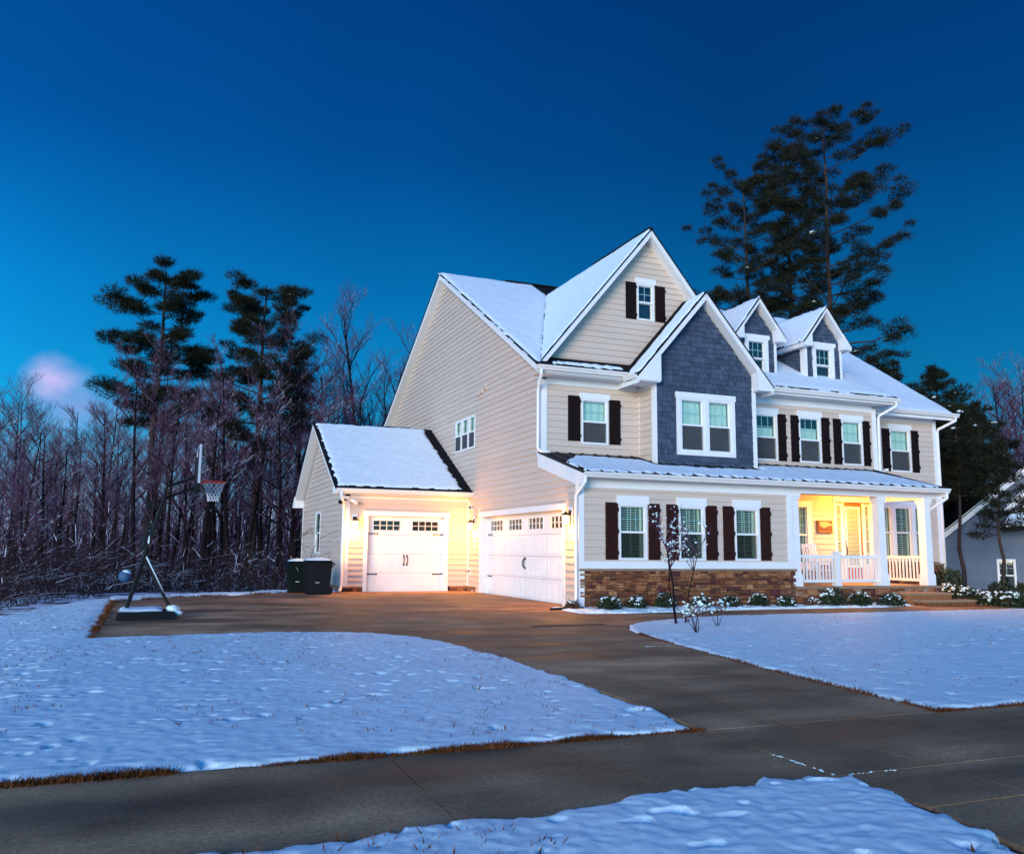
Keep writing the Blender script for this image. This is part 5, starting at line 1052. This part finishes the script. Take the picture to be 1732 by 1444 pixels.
PR = [pine_meshes(12, 25, .42, [(0, 3.4), (.3, 3.9), (.7, 3.0), (1, 1.9)], 60, .26, .66, .5, .28, 150, .02, .05), pine_meshes(13, 28, .40, [(0, 1.6), (.4, 2.2), (.8, 2.2), (1, 1.7)], 52, .24, .62, .5, .28, 150, .02, .05), pine_meshes(14, 29.0, .36, [(0, 3.2), (.3, 4.3), (.6, 4.2), (.85, 3.6), (1, 2.6)], 80, .30, .70, .5, .28, 150, .02, .08)]
for k, (px, d, lb) in enumerate(((1280, 50, 'leftmost of the three tall pines behind the house roof'), (1353, 52, 'slender middle pine of the three tall pines behind the house roof'), (1424, 50, 'broadest rightmost pine of the three tall pines behind the house roof'))): x, y = at(px, d); tree('pine_tree', x, y, PR[k], lb, 'tree', None, 1, .8*k)
PM = [pine_meshes(22, 13.5, .15, [(0, 2.4), (.4, 2.6), (.8, 1.7), (1, .5)], 84, .17, .60, .5, .24, 150, .12, .05), pine_meshes(23, 12.5, .10, [(0, 2.8), (.4, 2.9), (.8, 1.9), (1, .6)], 96, .17, .62, .5, .24, 150, .16, .05)]
for k, (px, d, v, sc, lb) in enumerate(((1520, 50, 0, 1.04, 'mid-height pine showing just above the right end of the roof'), (1600, 46, 1, .98, 'bushy snow-flecked pine right of the house, left of the neighbour'), (1660, 50, 1, .92, 'dense dark pine behind the neighbour house roof slope'), (1570, 54, 0, .95, 'dark pine filling the gap beside the right house corner'), (1625, 43, 1, .74, 'low dense pine standing close behind the two thin trunks'))): x, y = at(px, d); tree('pine_tree', x, y, PM[v], lb, 'tree', None, sc, k*1.3)
PS = [pine_meshes(41, 7.6, .52, [(0, 1.1), (.4, 1.7), (1, .5)], 40, .095, .46, .5, .22, 80, .15), pine_meshes(42, 5.6, .42, [(0, .9), (.4, 1.1), (1, .4)], 34, .085, .38, .5, .20, 80, .1)]
for k, (px, d, v, sc, lb) in enumerate(((1630, 36, 0, 1.0, 'thin-trunked young pine before the left end of the neighbour wall'), (1594, 36.5, 0, .92, 'thinnest young pine trunk between the house corner and the neighbour wall'), (1697, 33, 1, 1.0, 'young pine standing in front of the neighbour house window'))): x, y = at(px, d); tree('pine_tree', x, y, PS[v], lb, 'tree', None, sc, k)

# ------------------------------------------------------------------ neighbour house
nb = thing('neighbour_house', (22.1, 8.9, -.4), 'grey-blue neighbour house with snowy gable roof and white window behind young pines', 'house')
NF = WF((22.1, 8.9), (.65, -.76), (-.76, -.65))
siding(nb, NF, [(0, -.6), (10.4, -.6), (10.4, 2.0), (5.2, 6.4), (0, 2.0)], -.6, [(2.1, 2.8, -.15, 1.2)], M_NSID)
window(nb, NF, 2.1, 2.8, -.15, 1.2, 0, 'none', (2, 2), .07, lower='none')
mb = MB(); NF.box(mb, -.04, .10, -.6, 1.95, 0, .035); mb.build('trim_board', M_WHT, nb)
mb = MB(); NF.box(mb, .05, 10.3, -.6, 2.0, -9, -.5); mb.build('rear_block', M_NSID, nb)
def nroof(s0, z0, s1, z1, o0=.45, o1=-9.0):
    f = lambda s, z, o: Vector(NF.p(s, z, o)); e = NF.n*(o1-o0)
    MB().prism([f(s0, z0-.05, o0), f(s1, z1-.05, o0), f(s1, z1, o0), f(s0, z0, o0)], e).build('roof', M_ROOF, nb); MB().prism([f(s0, z0-.30, o0-.02), f(s1, z1-.30, o0-.02), f(s1, z1-.052, o0-.02), f(s0, z0-.052, o0-.02)], NF.n*-.3).build('rake_board', M_WHT, nb)
    k = .1 if s1 > s0 else -.1; MB().prism([f(s0+k, z0+.085, o0-.08), f(s1, z1, o0-.08), f(s1, z1+.05, o0-.08), f(s0+k, z0+.135, o0-.08)], NF.n*(o1-o0+.1)).build('roof_snow', M_RSNOW, nb)
nroof(-.38, 1.9, 5.2, 6.62); nroof(10.8, 1.9, 5.2, 6.62)
nroof(2.5, 3.35, 6.2, 6.75, .9, .2)
mb = MB(); mb.poly([NF.p(2.9, 3.1, .5), NF.p(9, 3.1, .5), NF.p(9, 4.2, .5), NF.p(6.2, 6.5, .5)]); mb.build('gable_panel', M_WHT, nb)
mb = MB(); mb.prism([NF.p(2.4, 2.55, 1.3), NF.p(9, 2.55, 1.3), NF.p(9, 3.2, .5), NF.p(2.8, 3.2, .5)], (0, 0, .07)); mb.build('roof_snow', M_RSNOW, nb)
mb = MB(); mb.prism([NF.p(2.35, 2.45, 1.34), NF.p(9, 2.45, 1.34), NF.p(9, 3.1, .5), NF.p(2.75, 3.1, .5)], (0, 0, .09)); mb.build('pent_roof', M_ROOF, nb)
MB().tube([NF.p(-.2, 1.7, .35), NF.p(.0, 1.45, .08), NF.p(.02, -.5, .08)], .04, 8).build('downspout', M_WHT, nb)
mb = MB(); NF.box(mb, -.3, .15, 1.55, 1.9, .03, .42); mb.build('cornice_return', M_WHT, nb)
